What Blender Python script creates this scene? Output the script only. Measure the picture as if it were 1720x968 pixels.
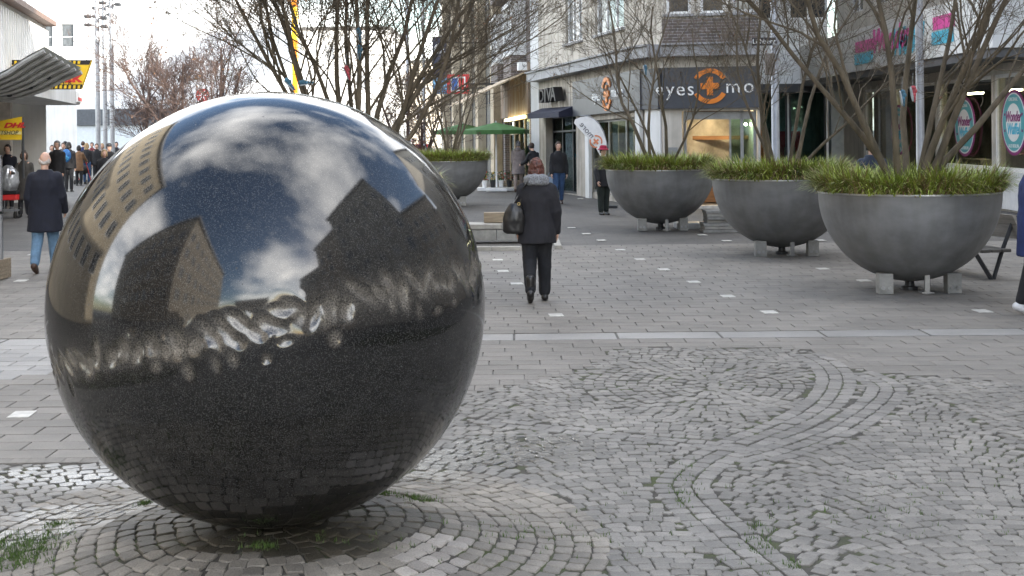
import bpy, bmesh, math, random
import numpy as np
from mathutils import Vector, Matrix, noise as mnoise

for o in list(bpy.data.objects):
    bpy.data.objects.remove(o)
scene = bpy.context.scene
COL = scene.collection
rad = math.radians

# ---------------------------------------------------------------- camera
F = 2200.0            # focal length in photo pixels (photo is 1720 x 968)
U0, V0 = 860.0, 221.0 # principal point = horizon
ROLL = 0.0105
CA, SA = math.cos(ROLL), math.sin(ROLL)
CAMZ = 2.0
cam_data = bpy.data.cameras.new('camera')
cam_data.sensor_fit = 'HORIZONTAL'
cam_data.sensor_width = 36.0
cam_data.lens = 36.0 * F / 1720.0
cam_data.shift_y = -(484.0 - V0) / 1720.0
cam_data.clip_start = 0.1
cam_data.clip_end = 2000.0
cam = bpy.data.objects.new('camera', cam_data)
COL.objects.link(cam)
cam.matrix_world = Matrix(((CA, SA, 0, 0), (0, 0, -1, 0), (-SA, CA, 0, CAMZ), (0, 0, 0, 1)))
scene.camera = cam

# ---------------------------------------------------------------- sky and sun
SUN_DIR = Vector((0.80, -0.60, 0.0)).normalized()
SUN_ELEV = rad(20)
world = bpy.data.worlds.new('World')
scene.world = world
world.use_nodes = True
wt = world.node_tree
wt.nodes.clear()
def wn(t, **k):
    n = wt.nodes.new(t)
    for a, b in k.items():
        setattr(n, a, b)
    return n
sky = wn('ShaderNodeTexSky', sky_type='NISHITA')
sky.sun_disc = False
sky.sun_elevation = SUN_ELEV
sky.sun_rotation = math.atan2(SUN_DIR.x, SUN_DIR.y)
sky.altitude = 60
sky.air_density = 1.0
sky.dust_density = 1.0
sky.ozone_density = 1.3
tc = wn('ShaderNodeTexCoord')
sep = wn('ShaderNodeSeparateXYZ')
wt.links.new(tc.outputs['Generated'], sep.inputs[0])
zc = wn('ShaderNodeMath', operation='MAXIMUM'); zc.inputs[1].default_value = 0.0
wt.links.new(sep.outputs['Z'], zc.inputs[0])
za = wn('ShaderNodeMath', operation='ADD'); za.inputs[1].default_value = 0.22
wt.links.new(zc.outputs[0], za.inputs[0])
dx = wn('ShaderNodeMath', operation='DIVIDE'); dy = wn('ShaderNodeMath', operation='DIVIDE')
wt.links.new(sep.outputs['X'], dx.inputs[0]); wt.links.new(za.outputs[0], dx.inputs[1])
wt.links.new(sep.outputs['Y'], dy.inputs[0]); wt.links.new(za.outputs[0], dy.inputs[1])
comb = wn('ShaderNodeCombineXYZ'); comb.inputs['Z'].default_value = 1.3
wt.links.new(dx.outputs[0], comb.inputs['X']); wt.links.new(dy.outputs[0], comb.inputs['Y'])
cn = wn('ShaderNodeTexNoise'); cn.inputs['Scale'].default_value = 0.85
cn.inputs['Detail'].default_value = 9.0; cn.inputs['Roughness'].default_value = 0.56
cn.inputs['Distortion'].default_value = 0.25
wt.links.new(comb.outputs[0], cn.inputs['Vector'])
cr = wn('ShaderNodeValToRGB')
cr.color_ramp.elements[0].position = 0.45; cr.color_ramp.elements[0].color = (0, 0, 0, 1)
cr.color_ramp.elements[1].position = 0.68; cr.color_ramp.elements[1].color = (1, 1, 1, 1)
wt.links.new(cn.outputs['Fac'], cr.inputs[0])
cmix = wn('ShaderNodeMix', data_type='RGBA')
cmix.inputs['B'].default_value = (19.5, 19.0, 18.2, 1)
wt.links.new(cr.outputs[0], cmix.inputs['Factor'])
wt.links.new(sky.outputs[0], cmix.inputs['A'])
bg = wn('ShaderNodeBackground'); bg.inputs['Strength'].default_value = 0.15
wt.links.new(cmix.outputs['Result'], bg.inputs['Color'])
wo = wn('ShaderNodeOutputWorld')
wt.links.new(bg.outputs[0], wo.inputs['Surface'])

sun_data = bpy.data.lights.new('sun', 'SUN')
sun_data.energy = 3.6
sun_data.angle = rad(0.5)
sun_data.color = (1.0, 0.94, 0.84)
sun = bpy.data.objects.new('sun', sun_data)
COL.objects.link(sun)
sv = Vector((SUN_DIR.x * math.cos(SUN_ELEV), SUN_DIR.y * math.cos(SUN_ELEV), math.sin(SUN_ELEV)))
sun.rotation_euler = sv.to_track_quat('Z', 'Y').to_euler()
sun.location = (20, -20, 40)

vs = scene.view_settings
vs.view_transform = 'Standard'
vs.look = 'None'
vs.gamma = 1.0
vs.use_curve_mapping = False
vs.exposure = 1.92
scene.render.engine = 'CYCLES'
scene.cycles.max_bounces = 6
scene.cycles.transparent_max_bounces = 8
# ---------------------------------------------------------------- helpers
def W(u, v, D):
    """photo pixel at depth D -> world point"""
    px, py = u - U0, V0 - v
    return Vector(((px * CA + py * SA) / F * D, D, CAMZ + (py * CA - px * SA) / F * D))
def G(u, v, z=0.0):
    """photo pixel -> point on the ground at height z"""
    px, py = u - U0, V0 - v
    dz = (py * CA - px * SA) / F
    D = (z - CAMZ) / dz
    return Vector(((px * CA + py * SA) / F * D, D, z))
def PIX(p):
    """world point -> photo pixel"""
    s = F / p[1]
    a, b = p[0] * s, (p[2] - CAMZ) * s
    return (U0 + a * CA - b * SA, V0 - (a * SA + b * CA))

MATS = {}
def mat(name, color, rough=0.6, metal=0.0, var=0.12, scale=6.0, bump=0.0, bscale=40.0, spec=0.5,
        color2=None, detail=5.0, emit=0.0, coat=0.0, alpha=1.0, stretch=None, island=0.0, streak=0.0):
    if name in MATS:
        return MATS[name]
    m = bpy.data.materials.new(name)
    m.use_nodes = True
    nt = m.node_tree
    b = nt.nodes['Principled BSDF']
    b.inputs['Roughness'].default_value = rough
    b.inputs['Metallic'].default_value = metal
    b.inputs['Specular IOR Level'].default_value = spec
    if coat:
        b.inputs['Coat Weight'].default_value = coat
        b.inputs['Coat Roughness'].default_value = 0.08
    tcn = nt.nodes.new('ShaderNodeTexCoord')
    vec = tcn.outputs['Object']
    if stretch:
        mp = nt.nodes.new('ShaderNodeMapping')
        mp.inputs['Scale'].default_value = stretch
        nt.links.new(vec, mp.inputs['Vector'])
        vec = mp.outputs[0]
    c1 = tuple(color) + (1,)
    if color2 is None:
        c2 = tuple(max(0.0, c * (1 - 2.2 * var)) for c in color) + (1,)
        c1 = tuple(min(1.0, c * (1 + var)) for c in color) + (1,)
    else:
        c2 = tuple(color2) + (1,)
    nz = nt.nodes.new('ShaderNodeTexNoise')
    nz.inputs['Scale'].default_value = scale
    nz.inputs['Detail'].default_value = detail
    nz.inputs['Roughness'].default_value = 0.6
    nt.links.new(vec, nz.inputs['Vector'])
    rp = nt.nodes.new('ShaderNodeValToRGB')
    rp.color_ramp.elements[0].position = 0.32; rp.color_ramp.elements[0].color = c2
    rp.color_ramp.elements[1].position = 0.68; rp.color_ramp.elements[1].color = c1
    nt.links.new(nz.outputs['Fac'], rp.inputs[0])
    col = rp.outputs[0]
    if streak > 0:      # rain streaks running down
        mp2 = nt.nodes.new('ShaderNodeMapping'); mp2.inputs['Scale'].default_value = (3.0, 3.0, 0.22)
        nt.links.new(tcn.outputs['Object'], mp2.inputs['Vector'])
        n2 = nt.nodes.new('ShaderNodeTexNoise'); n2.inputs['Scale'].default_value = 2.0; n2.inputs['Detail'].default_value = 6
        nt.links.new(mp2.outputs[0], n2.inputs['Vector'])
        r2 = nt.nodes.new('ShaderNodeValToRGB')
        k = 1 - streak
        r2.color_ramp.elements[0].position = 0.36; r2.color_ramp.elements[0].color = (k, k, k * 0.97, 1)
        r2.color_ramp.elements[1].position = 0.58; r2.color_ramp.elements[1].color = (1, 1, 1, 1)
        nt.links.new(n2.outputs['Fac'], r2.inputs[0])
        mx = nt.nodes.new('ShaderNodeMix'); mx.data_type = 'RGBA'; mx.blend_type = 'MULTIPLY'
        mx.inputs['Factor'].default_value = 1.0
        nt.links.new(col, mx.inputs['A']); nt.links.new(r2.outputs[0], mx.inputs['B'])
        col = mx.outputs['Result']
    if island > 0:      # every piece its own tone
        ge = nt.nodes.new('ShaderNodeNewGeometry')
        oi = nt.nodes.new('ShaderNodeObjectInfo')
        ad = nt.nodes.new('ShaderNodeMath'); ad.operation = 'ADD'
        nt.links.new(ge.outputs['Random Per Island'], ad.inputs[0]); nt.links.new(oi.outputs['Random'], ad.inputs[1])
        fr = nt.nodes.new('ShaderNodeMath'); fr.operation = 'FRACT'; nt.links.new(ad.outputs[0], fr.inputs[0])
        mr = nt.nodes.new('ShaderNodeMapRange')
        mr.inputs['To Min'].default_value = 1 - island; mr.inputs['To Max'].default_value = 1 + island
        nt.links.new(fr.outputs[0], mr.inputs['Value'])
        mx = nt.nodes.new('ShaderNodeMix'); mx.data_type = 'RGBA'; mx.blend_type = 'MULTIPLY'
        mx.inputs['Factor'].default_value = 1.0
        nt.links.new(col, mx.inputs['A']); nt.links.new(mr.outputs[0], mx.inputs['B'])
        col = mx.outputs['Result']
    nt.links.new(col, b.inputs['Base Color'])
    if emit > 0:
        nt.links.new(col, b.inputs['Emission Color'])
        b.inputs['Emission Strength'].default_value = emit
    if bump > 0:
        nb = nt.nodes.new('ShaderNodeTexNoise'); nb.inputs['Scale'].default_value = bscale
        nb.inputs['Detail'].default_value = 6
        nt.links.new(vec, nb.inputs['Vector'])
        bp = nt.nodes.new('ShaderNodeBump'); bp.inputs['Strength'].default_value = bump
        bp.inputs['Distance'].default_value = 0.02
        nt.links.new(nb.outputs['Fac'], bp.inputs['Height'])
        nt.links.new(bp.outputs[0], b.inputs['Normal'])
    if alpha < 1:
        b.inputs['Alpha'].default_value = alpha
    MATS[name] = m
    return m

def glass_mat(name, tint=(0.55, 0.6, 0.6), opacity=0.35, rough=0.02):
    """shop glass: mirror-like Fresnel coat over a tinted see-through sheet"""
    if name in MATS:
        return MATS[name]
    m = bpy.data.materials.new(name); m.use_nodes = True
    nt = m.node_tree; nt.nodes.clear()
    out = nt.nodes.new('ShaderNodeOutputMaterial')
    tr = nt.nodes.new('ShaderNodeBsdfTransparent'); tr.inputs[0].default_value = tint + (1,)
    gl = nt.nodes.new('ShaderNodeBsdfGlossy'); gl.inputs['Roughness'].default_value = rough
    gl.inputs[0].default_value = (0.9, 0.92, 0.95, 1)
    fr = nt.nodes.new('ShaderNodeFresnel'); fr.inputs[0].default_value = 1.55
    ad = nt.nodes.new('ShaderNodeMath'); ad.operation = 'ADD'; ad.inputs[1].default_value = 0.03 + opacity * 0.15
    nt.links.new(fr.outputs[0], ad.inputs[0])
    ge = nt.nodes.new('ShaderNodeNewGeometry')
    iv = nt.nodes.new('ShaderNodeMath'); iv.operation = 'SUBTRACT'; iv.inputs[0].default_value = 1.0
    nt.links.new(ge.outputs['Backfacing'], iv.inputs[1])
    ml = nt.nodes.new('ShaderNodeMath'); ml.operation = 'MULTIPLY'
    nt.links.new(ad.outputs[0], ml.inputs[0]); nt.links.new(iv.outputs[0], ml.inputs[1])
    mx = nt.nodes.new('ShaderNodeMixShader')
    nt.links.new(ml.outputs[0], mx.inputs[0]); nt.links.new(tr.outputs[0], mx.inputs[1]); nt.links.new(gl.outputs[0], mx.inputs[2])
    nt.links.new(mx.outputs[0], out.inputs[0])
    MATS[name] = m
    return m

def tag(o, label=None, cat=None, group=None, kind=None):
    if label: o['label'] = label
    if cat: o['category'] = cat
    if group: o['group'] = group
    if kind: o['kind'] = kind
    return o

def empty(name, loc, label=None, cat=None, group=None, kind=None):
    o = bpy.data.objects.new(name, None)
    o.empty_display_size = 0.2
    o.location = loc
    COL.objects.link(o)
    return tag(o, label, cat, group, kind)

WLOC = {}
def wloc(o):
    """world location of an object in a chain of unrotated parents"""
    l = Vector((0, 0, 0))
    while o is not None:
        l += Vector(o.location)
        o = o.parent
    return l

class MB:
    """collects faces; coordinates are world coordinates unless local=True at build time"""
    def __init__(s):
        s.v = []; s.f = []; s.m = []
    def add(s, verts, faces, mi=0):
        n = len(s.v)
        s.v.extend([tuple(p) for p in verts])
        s.f.extend([tuple(i + n for i in f) for f in faces])
        s.m.extend([mi] * len(faces))
        return s
    def quad(s, a, b, c, d, mi=0):
        return s.add([a, b, c, d], [(0, 1, 2, 3)], mi)
    def box(s, c, d, mi=0, ax=None, bev=0.0):
        """box with centre c, full sizes d, optional axes (3 vectors)"""
        c = Vector(c)
        ax = ax or (Vector((1, 0, 0)), Vector((0, 1, 0)), Vector((0, 0, 1)))
        hx, hy, hz = d[0] / 2, d[1] / 2, d[2] / 2
        if bev <= 0:
            vs_ = [c + ax[0] * (sx * hx) + ax[1] * (sy * hy) + ax[2] * (sz * hz)
                   for sz in (-1, 1) for sy in (-1, 1) for sx in (-1, 1)]
            return s.add(vs_, [(0, 2, 3, 1), (4, 5, 7, 6), (0, 1, 5, 4), (2, 6, 7, 3), (0, 4, 6, 2), (1, 3, 7, 5)], mi)
        bm = bmesh.new()
        bmesh.ops.create_cube(bm, size=1.0)
        for vv in bm.verts:
            vv.co = Vector((vv.co.x * d[0], vv.co.y * d[1], vv.co.z * d[2]))
        bmesh.ops.bevel(bm, geom=list(bm.edges), offset=bev, segments=2, profile=0.5, affect='EDGES')
        bm.verts.index_update()
        vs_ = [c + ax[0] * vv.co.x + ax[1] * vv.co.y + ax[2] * vv.co.z for vv in bm.verts]
        fs_ = [tuple(vv.index for vv in f.verts) for f in bm.faces]
        bm.free()
        return s.add(vs_, fs_, mi)
    def tube(s, pts, radii, k=8, mi=0, cap=True):
        pts = [Vector(p) for p in pts]
        if not hasattr(radii, '__len__'):
            radii = [radii] * len(pts)
        n = len(pts)
        vs_ = []
        up = None
        for i in range(n):
            t = (pts[min(i + 1, n - 1)] - pts[max(i - 1, 0)])
            if t.length < 1e-9: t = Vector((0, 0, 1))
            t.normalize()
            if up is None:
                up = Vector((0, 0, 1)) if abs(t.z) < 0.9 else Vector((1, 0, 0))
            a = t.cross(up)
            if a.length < 1e-6:
                a = t.cross(Vector((0.3, 1, 0.1)))
            a.normalize(); b = a.cross(t).normalized()
            up = b
            for j in range(k):
                an = 2 * math.pi * j / k
                vs_.append(pts[i] + (a * math.cos(an) + b * math.sin(an)) * radii[i])
        fs_ = []
        for i in range(n - 1):
            for j in range(k):
                j2 = (j + 1) % k
                fs_.append((i * k + j, i * k + j2, (i + 1) * k + j2, (i + 1) * k + j))
        if cap:
            fs_.append(tuple(range(k - 1, -1, -1)))
            fs_.append(tuple((n - 1) * k + j for j in range(k)))
        return s.add(vs_, fs_, mi)
    def lathe(s, prof, c=(0, 0, 0), k=32, mi=0):
        """profile [(r, z)] turned about z at c"""
        c = Vector(c); vs_ = []; fs_ = []
        n = len(prof)
        for r, z in prof:
            for j in range(k):
                a = 2 * math.pi * j / k
                vs_.append(c + Vector((r * math.cos(a), r * math.sin(a), z)))
        for i in range(n - 1):
            for j in range(k):
                j2 = (j + 1) % k
                fs_.append((i * k + j, i * k + j2, (i + 1) * k + j2, (i + 1) * k + j))
        fs_.append(tuple(range(k - 1, -1, -1))); fs_.append(tuple((n - 1) * k + j for j in range(k)))
        return s.add(vs_, fs_, mi)
    def prism(s, poly, off, mi=0):
        """polygon (list of 3D points) extruded by vector off"""
        poly = [Vector(p) for p in poly]; off = Vector(off); n = len(poly)
        vs_ = poly + [p + off for p in poly]
        fs_ = [tuple(range(n - 1, -1, -1)), tuple(range(n, 2 * n))]
        for i in range(n):
            j = (i + 1) % n
            fs_.append((i, j, n + j, n + i))
        return s.add(vs_, fs_, mi)
    def ell(s, c, r, k=14, rings=9, mi=0, ax=None):
        c = Vector(c); ax = ax or (Vector((1, 0, 0)), Vector((0, 1, 0)), Vector((0, 0, 1)))
        vs_ = []; fs_ = []
        for i in range(rings + 1):
            ph = math.pi * (i / rings) - math.pi / 2
            ph = max(-math.pi / 2 + 0.05, min(math.pi / 2 - 0.05, ph))
            for j in range(k):
                a = 2 * math.pi * j / k
                vs_.append(c + ax[0] * (r[0] * math.cos(ph) * math.cos(a)) + ax[1] * (r[1] * math.cos(ph) * math.sin(a)) + ax[2] * (r[2] * math.sin(ph)))
        for i in range(rings):
            for j in range(k):
                j2 = (j + 1) % k
                fs_.append((i * k + j, i * k + j2, (i + 1) * k + j2, (i + 1) * k + j))
        fs_.append(tuple(range(k - 1, -1, -1))); fs_.append(tuple(rings * k + j for j in range(k)))
        return s.add(vs_, fs_, mi)
    def capsule(s, p0, p1, r0, r1, k=12, mi=0):
        p0, p1 = Vector(p0), Vector(p1)
        d = (p1 - p0)
        if d.length < 1e-6: d = Vector((0, 0, 1e-4))
        d.normalize()
        pts, rr = [], []
        for a in (-80, -50, -20):
            pts.append(p0 + d * (r0 * math.sin(rad(a)))); rr.append(r0 * math.cos(rad(a)))
        pts.append(p0); rr.append(r0)
        pts.append(p1); rr.append(r1)
        for a in (20, 50, 80):
            pts.append(p1 + d * (r1 * math.sin(rad(a)))); rr.append(r1 * math.cos(rad(a)))
        return s.tube(pts, rr, k=k, mi=mi)
    def loft(s, secs, k=20, mi=0):
        """sections (cx, cy, z, rx, ry)"""
        vs_ = []; fs_ = []
        n = len(secs)
        for cx, cy, z, rx, ry in secs:
            for j in range(k):
                a = 2 * math.pi * j / k
                vs_.append((cx + rx * math.cos(a), cy + ry * math.sin(a), z))
        for i in range(n - 1):
            for j in range(k):
                j2 = (j + 1) % k
                fs_.append((i * k + j, i * k + j2, (i + 1) * k + j2, (i + 1) * k + j))
        fs_.append(tuple(range(k - 1, -1, -1))); fs_.append(tuple((n - 1) * k + j for j in range(k)))
        return s.add(vs_, fs_, mi)
    def mesh(s, name, mats, origin=(0, 0, 0), smooth=None):
        me = bpy.data.meshes.new(name)
        o = Vector(origin)
        me.from_pydata([(p[0] - o.x, p[1] - o.y, p[2] - o.z) for p in s.v], [], s.f)
        if not isinstance(mats, (list, tuple)): mats = [mats]
        for m in mats: me.materials.append(m)
        if len(mats) > 1:
            me.polygons.foreach_set('material_index', s.m)
        if smooth is not None:
            me.polygons.foreach_set('use_smooth', [True] * len(s.f))
            if smooth < 180:
                me.set_sharp_from_angle(angle=rad(smooth))
        me.update()
        return me
    def build(s, name, mats, parent=None, local=False, smooth=None, origin=None):
        """one mesh object. parent: vertices are made relative to it; else the origin goes to the base centre"""
        if parent is not None:
            org = Vector((0, 0, 0)) if local else wloc(parent)
        elif origin is not None:
            org = Vector(origin)
        else:
            a = np.array(s.v)
            org = Vector(((a[:, 0].min() + a[:, 0].max()) / 2, (a[:, 1].min() + a[:, 1].max()) / 2, a[:, 2].min()))
        o = bpy.data.objects.new(name, s.mesh(name, mats, org, smooth))
        COL.objects.link(o)
        if parent is not None: o.parent = parent
        else: o.location = org
        return o

SCRATCH = bpy.data.scenes.new('scratch')
def evaluated_mesh(ob):
    """mesh of an object with its modifiers, evaluated alone in a scratch scene"""
    SCRATCH.collection.objects.link(ob)
    vl = SCRATCH.view_layers[0]; vl.update()
    me = bpy.data.meshes.new_from_object(ob.evaluated_get(vl.depsgraph))
    SCRATCH.collection.objects.unlink(ob)
    return me
def text_mesh(txt, size, depth=0.01, bold=0.0, align='CENTER', shear=0.0, spacing=1.0):
    """text as triangles in the XY plane (x right, y up), extruded along z"""
    cu = bpy.data.curves.new('lettering', 'FONT')
    cu.body = txt; cu.size = size; cu.extrude = depth / 2; cu.offset = bold
    cu.align_x = align; cu.align_y = 'CENTER'; cu.shear = shear; cu.space_character = spacing
    cu.resolution_u = 3
    ob = bpy.data.objects.new('lettering', cu)
    me = evaluated_mesh(ob)
    vs_ = [v.co.copy() for v in me.vertices]; fs_ = [tuple(p.vertices) for p in me.polygons]
    bpy.data.objects.remove(ob); bpy.data.curves.remove(cu); bpy.data.meshes.remove(me)
    return vs_, fs_

def put_text(mb, txt, org, ex, ey, size, depth=0.012, mi=0, **k):
    """lettering centred at org with right vector ex and up vector ey"""
    ez = Vector(ex).cross(Vector(ey)).normalized()
    sx = k.pop('sx', 1.0)
    vs_, fs_ = text_mesh(txt, size, depth, **k)
    org = Vector(org); ex = Vector(ex); ey = Vector(ey)
    mb.add([org + ex * (p.x * sx) + ey * p.y + ez * p.z for p in vs_], fs_, mi)

def copy_tree(o, parent=None):
    c = o.copy(); COL.objects.link(c); c.parent = parent
    for ch in [x for x in o.children]:
        copy_tree(ch, c)
    return c

def pip(x, y, poly):
    ins = False; n = len(poly); j = n - 1
    for i in range(n):
        xi, yi = poly[i][0], poly[i][1]; xj, yj = poly[j][0], poly[j][1]
        if (yi > y) != (yj > y) and x < (xj - xi) * (y - yi) / (yj - yi) + xi:
            ins = not ins
        j = i
    return ins
# ---------------------------------------------------------------- ground
MC = Vector((-1.19, 6.36, 0)); MR = 1.50; MH = 0.12
def mound(x, y):
    r = math.hypot((x - MC.x), (y - MC.y))
    t = min(1.0, max(0.0, (r - 0.42) / (MR - 0.42)))
    return MH * (1 - t * t * (3 - 2 * t))

def add_math(nt, op, a, b=None):
    n = nt.nodes.new('ShaderNodeMath'); n.operation = op
    for i, x in enumerate((a, b)):
        if x is None: continue
        if isinstance(x, (int, float)): n.inputs[i].default_value = x
        else: nt.links.new(x, n.inputs[i])
    return n.outputs[0]

WET = [(G(150, 872), 0.55, 0.26), (G(20, 902), 0.6, 0.22), (G(270, 858), 0.35, 0.2), (G(110, 800), 0.8, 0.3),
       (G(800, 765), 0.75, 0.45), (G(900, 742), 0.6, 0.3), (G(690, 800), 0.5, 0.45)]
def stone_mat(name, c_hi, c_lo, rough=0.62, island=0.22, moss=0.0, far_brick=False, wet=True, fine=90.0):
    m = mat(name, c_hi, rough, color2=c_lo, scale=3.0, island=island, bump=0.35, bscale=fine, detail=8)
    nt = m.node_tree; b = nt.nodes['Principled BSDF']
    ge = nt.nodes.new('ShaderNodeNewGeometry')
    col = b.inputs['Base Color'].links[0].from_socket
    # grime in larger patches
    ng = nt.nodes.new('ShaderNodeTexNoise'); ng.inputs['Scale'].default_value = 0.9; ng.inputs['Detail'].default_value = 7
    nt.links.new(ge.outputs['Position'], ng.inputs['Vector'])
    rg = nt.nodes.new('ShaderNodeMapRange'); rg.inputs['From Min'].default_value = 0.3; rg.inputs['From Max'].default_value = 0.7
    rg.inputs['To Min'].default_value = 0.78; rg.inputs['To Max'].default_value = 1.1
    nt.links.new(ng.outputs['Fac'], rg.inputs['Value'])
    mx = nt.nodes.new('ShaderNodeMix'); mx.data_type = 'RGBA'; mx.blend_type = 'MULTIPLY'; mx.inputs['Factor'].default_value = 1
    nt.links.new(col, mx.inputs['A']); nt.links.new(rg.outputs[0], mx.inputs['B'])
    col = mx.outputs['Result']
    # trodden gum and drip spots
    vg = nt.nodes.new('ShaderNodeTexVoronoi'); vg.inputs['Scale'].default_value = 2.3; vg.inputs['Randomness'].default_value = 1.0
    nt.links.new(ge.outputs['Position'], vg.inputs['Vector'])
    mg = nt.nodes.new('ShaderNodeMapRange'); mg.inputs['From Min'].default_value = 0.05; mg.inputs['From Max'].default_value = 0.075
    mg.inputs['To Min'].default_value = 0.72; mg.inputs['To Max'].default_value = 1.0
    nt.links.new(vg.outputs['Distance'], mg.inputs['Value'])
    mxg = nt.nodes.new('ShaderNodeMix'); mxg.data_type = 'RGBA'; mxg.blend_type = 'MULTIPLY'; mxg.inputs['Factor'].default_value = 1
    nt.links.new(col, mxg.inputs['A']); nt.links.new(mg.outputs[0], mxg.inputs['B'])
    col = mxg.outputs['Result']
    # speckle
    n3 = nt.nodes.new('ShaderNodeTexNoise'); n3.inputs['Scale'].default_value = 140; n3.inputs['Detail'].default_value = 3
    nt.links.new(ge.outputs['Position'], n3.inputs['Vector'])
    r3 = nt.nodes.new('ShaderNodeMapRange'); r3.inputs['From Min'].default_value = 0.3; r3.inputs['From Max'].default_value = 0.7
    r3.inputs['To Min'].default_value = 0.8; r3.inputs['To Max'].default_value = 1.2
    nt.links.new(n3.outputs['Fac'], r3.inputs['Value'])
    mx3 = nt.nodes.new('ShaderNodeMix'); mx3.data_type = 'RGBA'; mx3.blend_type = 'MULTIPLY'; mx3.inputs['Factor'].default_value = 1
    nt.links.new(col, mx3.inputs['A']); nt.links.new(r3.outputs[0], mx3.inputs['B'])
    col = mx3.outputs['Result']
    rg_out = None
    if wet:         # a film of water: smoother and darker where puddles dried last
        sp = nt.nodes.new('ShaderNodeSeparateXYZ'); nt.links.new(ge.outputs['Position'], sp.inputs[0])
        nw = nt.nodes.new('ShaderNodeTexNoise'); nw.inputs['Scale'].default_value = 3.5; nw.inputs['Detail'].default_value = 5
        nt.links.new(ge.outputs['Position'], nw.inputs['Vector'])
        acc = None
        for c, rx, ry in WET:
            ax_ = add_math(nt, 'POWER', add_math(nt, 'DIVIDE', add_math(nt, 'SUBTRACT', sp.outputs[0], c.x), rx), 2)
            ay_ = add_math(nt, 'POWER', add_math(nt, 'DIVIDE', add_math(nt, 'SUBTRACT', sp.outputs[1], c.y), ry), 2)
            d = add_math(nt, 'SUBTRACT', 1.25, add_math(nt, 'ADD', ax_, ay_))
            acc = d if acc is None else add_math(nt, 'MAXIMUM', acc, d)
        w = add_math(nt, 'ADD', acc, add_math(nt, 'MULTIPLY', add_math(nt, 'SUBTRACT', nw.outputs['Fac'], 0.5), 3.0))
        mr = nt.nodes.new('ShaderNodeMapRange'); mr.inputs['From Min'].default_value = -0.1; mr.inputs['From Max'].default_value = 0.9
        nt.links.new(w, mr.inputs['Value'])
        wf = mr.outputs[0]
        ro = nt.nodes.new('ShaderNodeMapRange'); ro.inputs['To Min'].default_value = rough; ro.inputs['To Max'].default_value = 0.27
        nt.links.new(wf, ro.inputs['Value']); nt.links.new(ro.outputs[0], b.inputs['Roughness'])
        bs = nt.nodes.new('ShaderNodeMapRange'); bs.inputs['To Min'].default_value = 0.35; bs.inputs['To Max'].default_value = 0.08
        nt.links.new(wf, bs.inputs['Value'])
        for q_ in nt.nodes:
            if q_.type == 'BUMP': nt.links.new(bs.outputs[0], q_.inputs['Strength'])
        dk = nt.nodes.new('ShaderNodeMapRange'); dk.inputs['To Min'].default_value = 1.0; dk.inputs['To Max'].default_value = 0.6
        nt.links.new(wf, dk.inputs['Value'])
        mw = nt.nodes.new('ShaderNodeMix'); mw.data_type = 'RGBA'; mw.blend_type = 'MULTIPLY'; mw.inputs['Factor'].default_value = 1
        nt.links.new(col, mw.inputs['A']); nt.links.new(dk.outputs[0], mw.inputs['B'])
        col = mw.outputs['Result']
    nt.links.new(col, b.inputs['Base Color'])
    return m

M_COB = stone_mat('cobble_stone', (0.205, 0.191, 0.170), (0.138, 0.129, 0.116), 0.6)
M_COBM = stone_mat('cobble_stone_brown', (0.25, 0.225, 0.19), (0.15, 0.135, 0.115), 0.65)
M_COBP = stone_mat('cobble_stone_pale', (0.40, 0.365, 0.325), (0.30, 0.275, 0.25), 0.7, wet=False)
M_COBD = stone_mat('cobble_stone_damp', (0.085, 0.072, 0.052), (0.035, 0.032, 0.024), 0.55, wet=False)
M_BAND = stone_mat('band_stone', (0.205, 0.192, 0.174), (0.142, 0.133, 0.121), 0.6)
M_SLAB = stone_mat('slab_stone', (0.195, 0.179, 0.158), (0.152, 0.14, 0.125), 0.7, island=0.10, wet=False)
M_SLABP = stone_mat('slab_stone_pale', (0.262, 0.252, 0.238), (0.21, 0.203, 0.192), 0.6, island=0.12, wet=False)
M_INLAY = mat('white_stone', (0.47, 0.455, 0.42), 0.6, var=0.14, scale=9)

def joint_mat():
    m = mat('joint_sand', (0.075, 0.068, 0.058), 0.95, color2=(0.04, 0.037, 0.032), scale=14, bump=0.6, bscale=120)
    nt = m.node_tree; b = nt.nodes['Principled BSDF']
    ge = nt.nodes.new('ShaderNodeNewGeometry')
    n = nt.nodes.new('ShaderNodeTexNoise'); n.inputs['Scale'].default_value = 2.6; n.inputs['Detail'].default_value = 8
    n.inputs['Roughness'].default_value = 0.7
    nt.links.new(ge.outputs['Position'], n.inputs['Vector'])
    r = nt.nodes.new('ShaderNodeMapRange'); r.inputs['From Min'].default_value = 0.47; r.inputs['From Max'].default_value = 0.62
    nt.links.new(n.outputs['Fac'], r.inputs['Value'])
    mx = nt.nodes.new('ShaderNodeMix'); mx.data_type = 'RGBA'
    nt.links.new(r.outputs[0], mx.inputs['Factor'])
    nt.links.new(b.inputs['Base Color'].links[0].from_socket, mx.inputs['A'])
    mx.inputs['B'].default_value = (0.055, 0.07, 0.022, 1)
    nt.links.new(mx.outputs['Result'], b.inputs['Base Color'])
    return m
M_JOINT = joint_mat()

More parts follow.
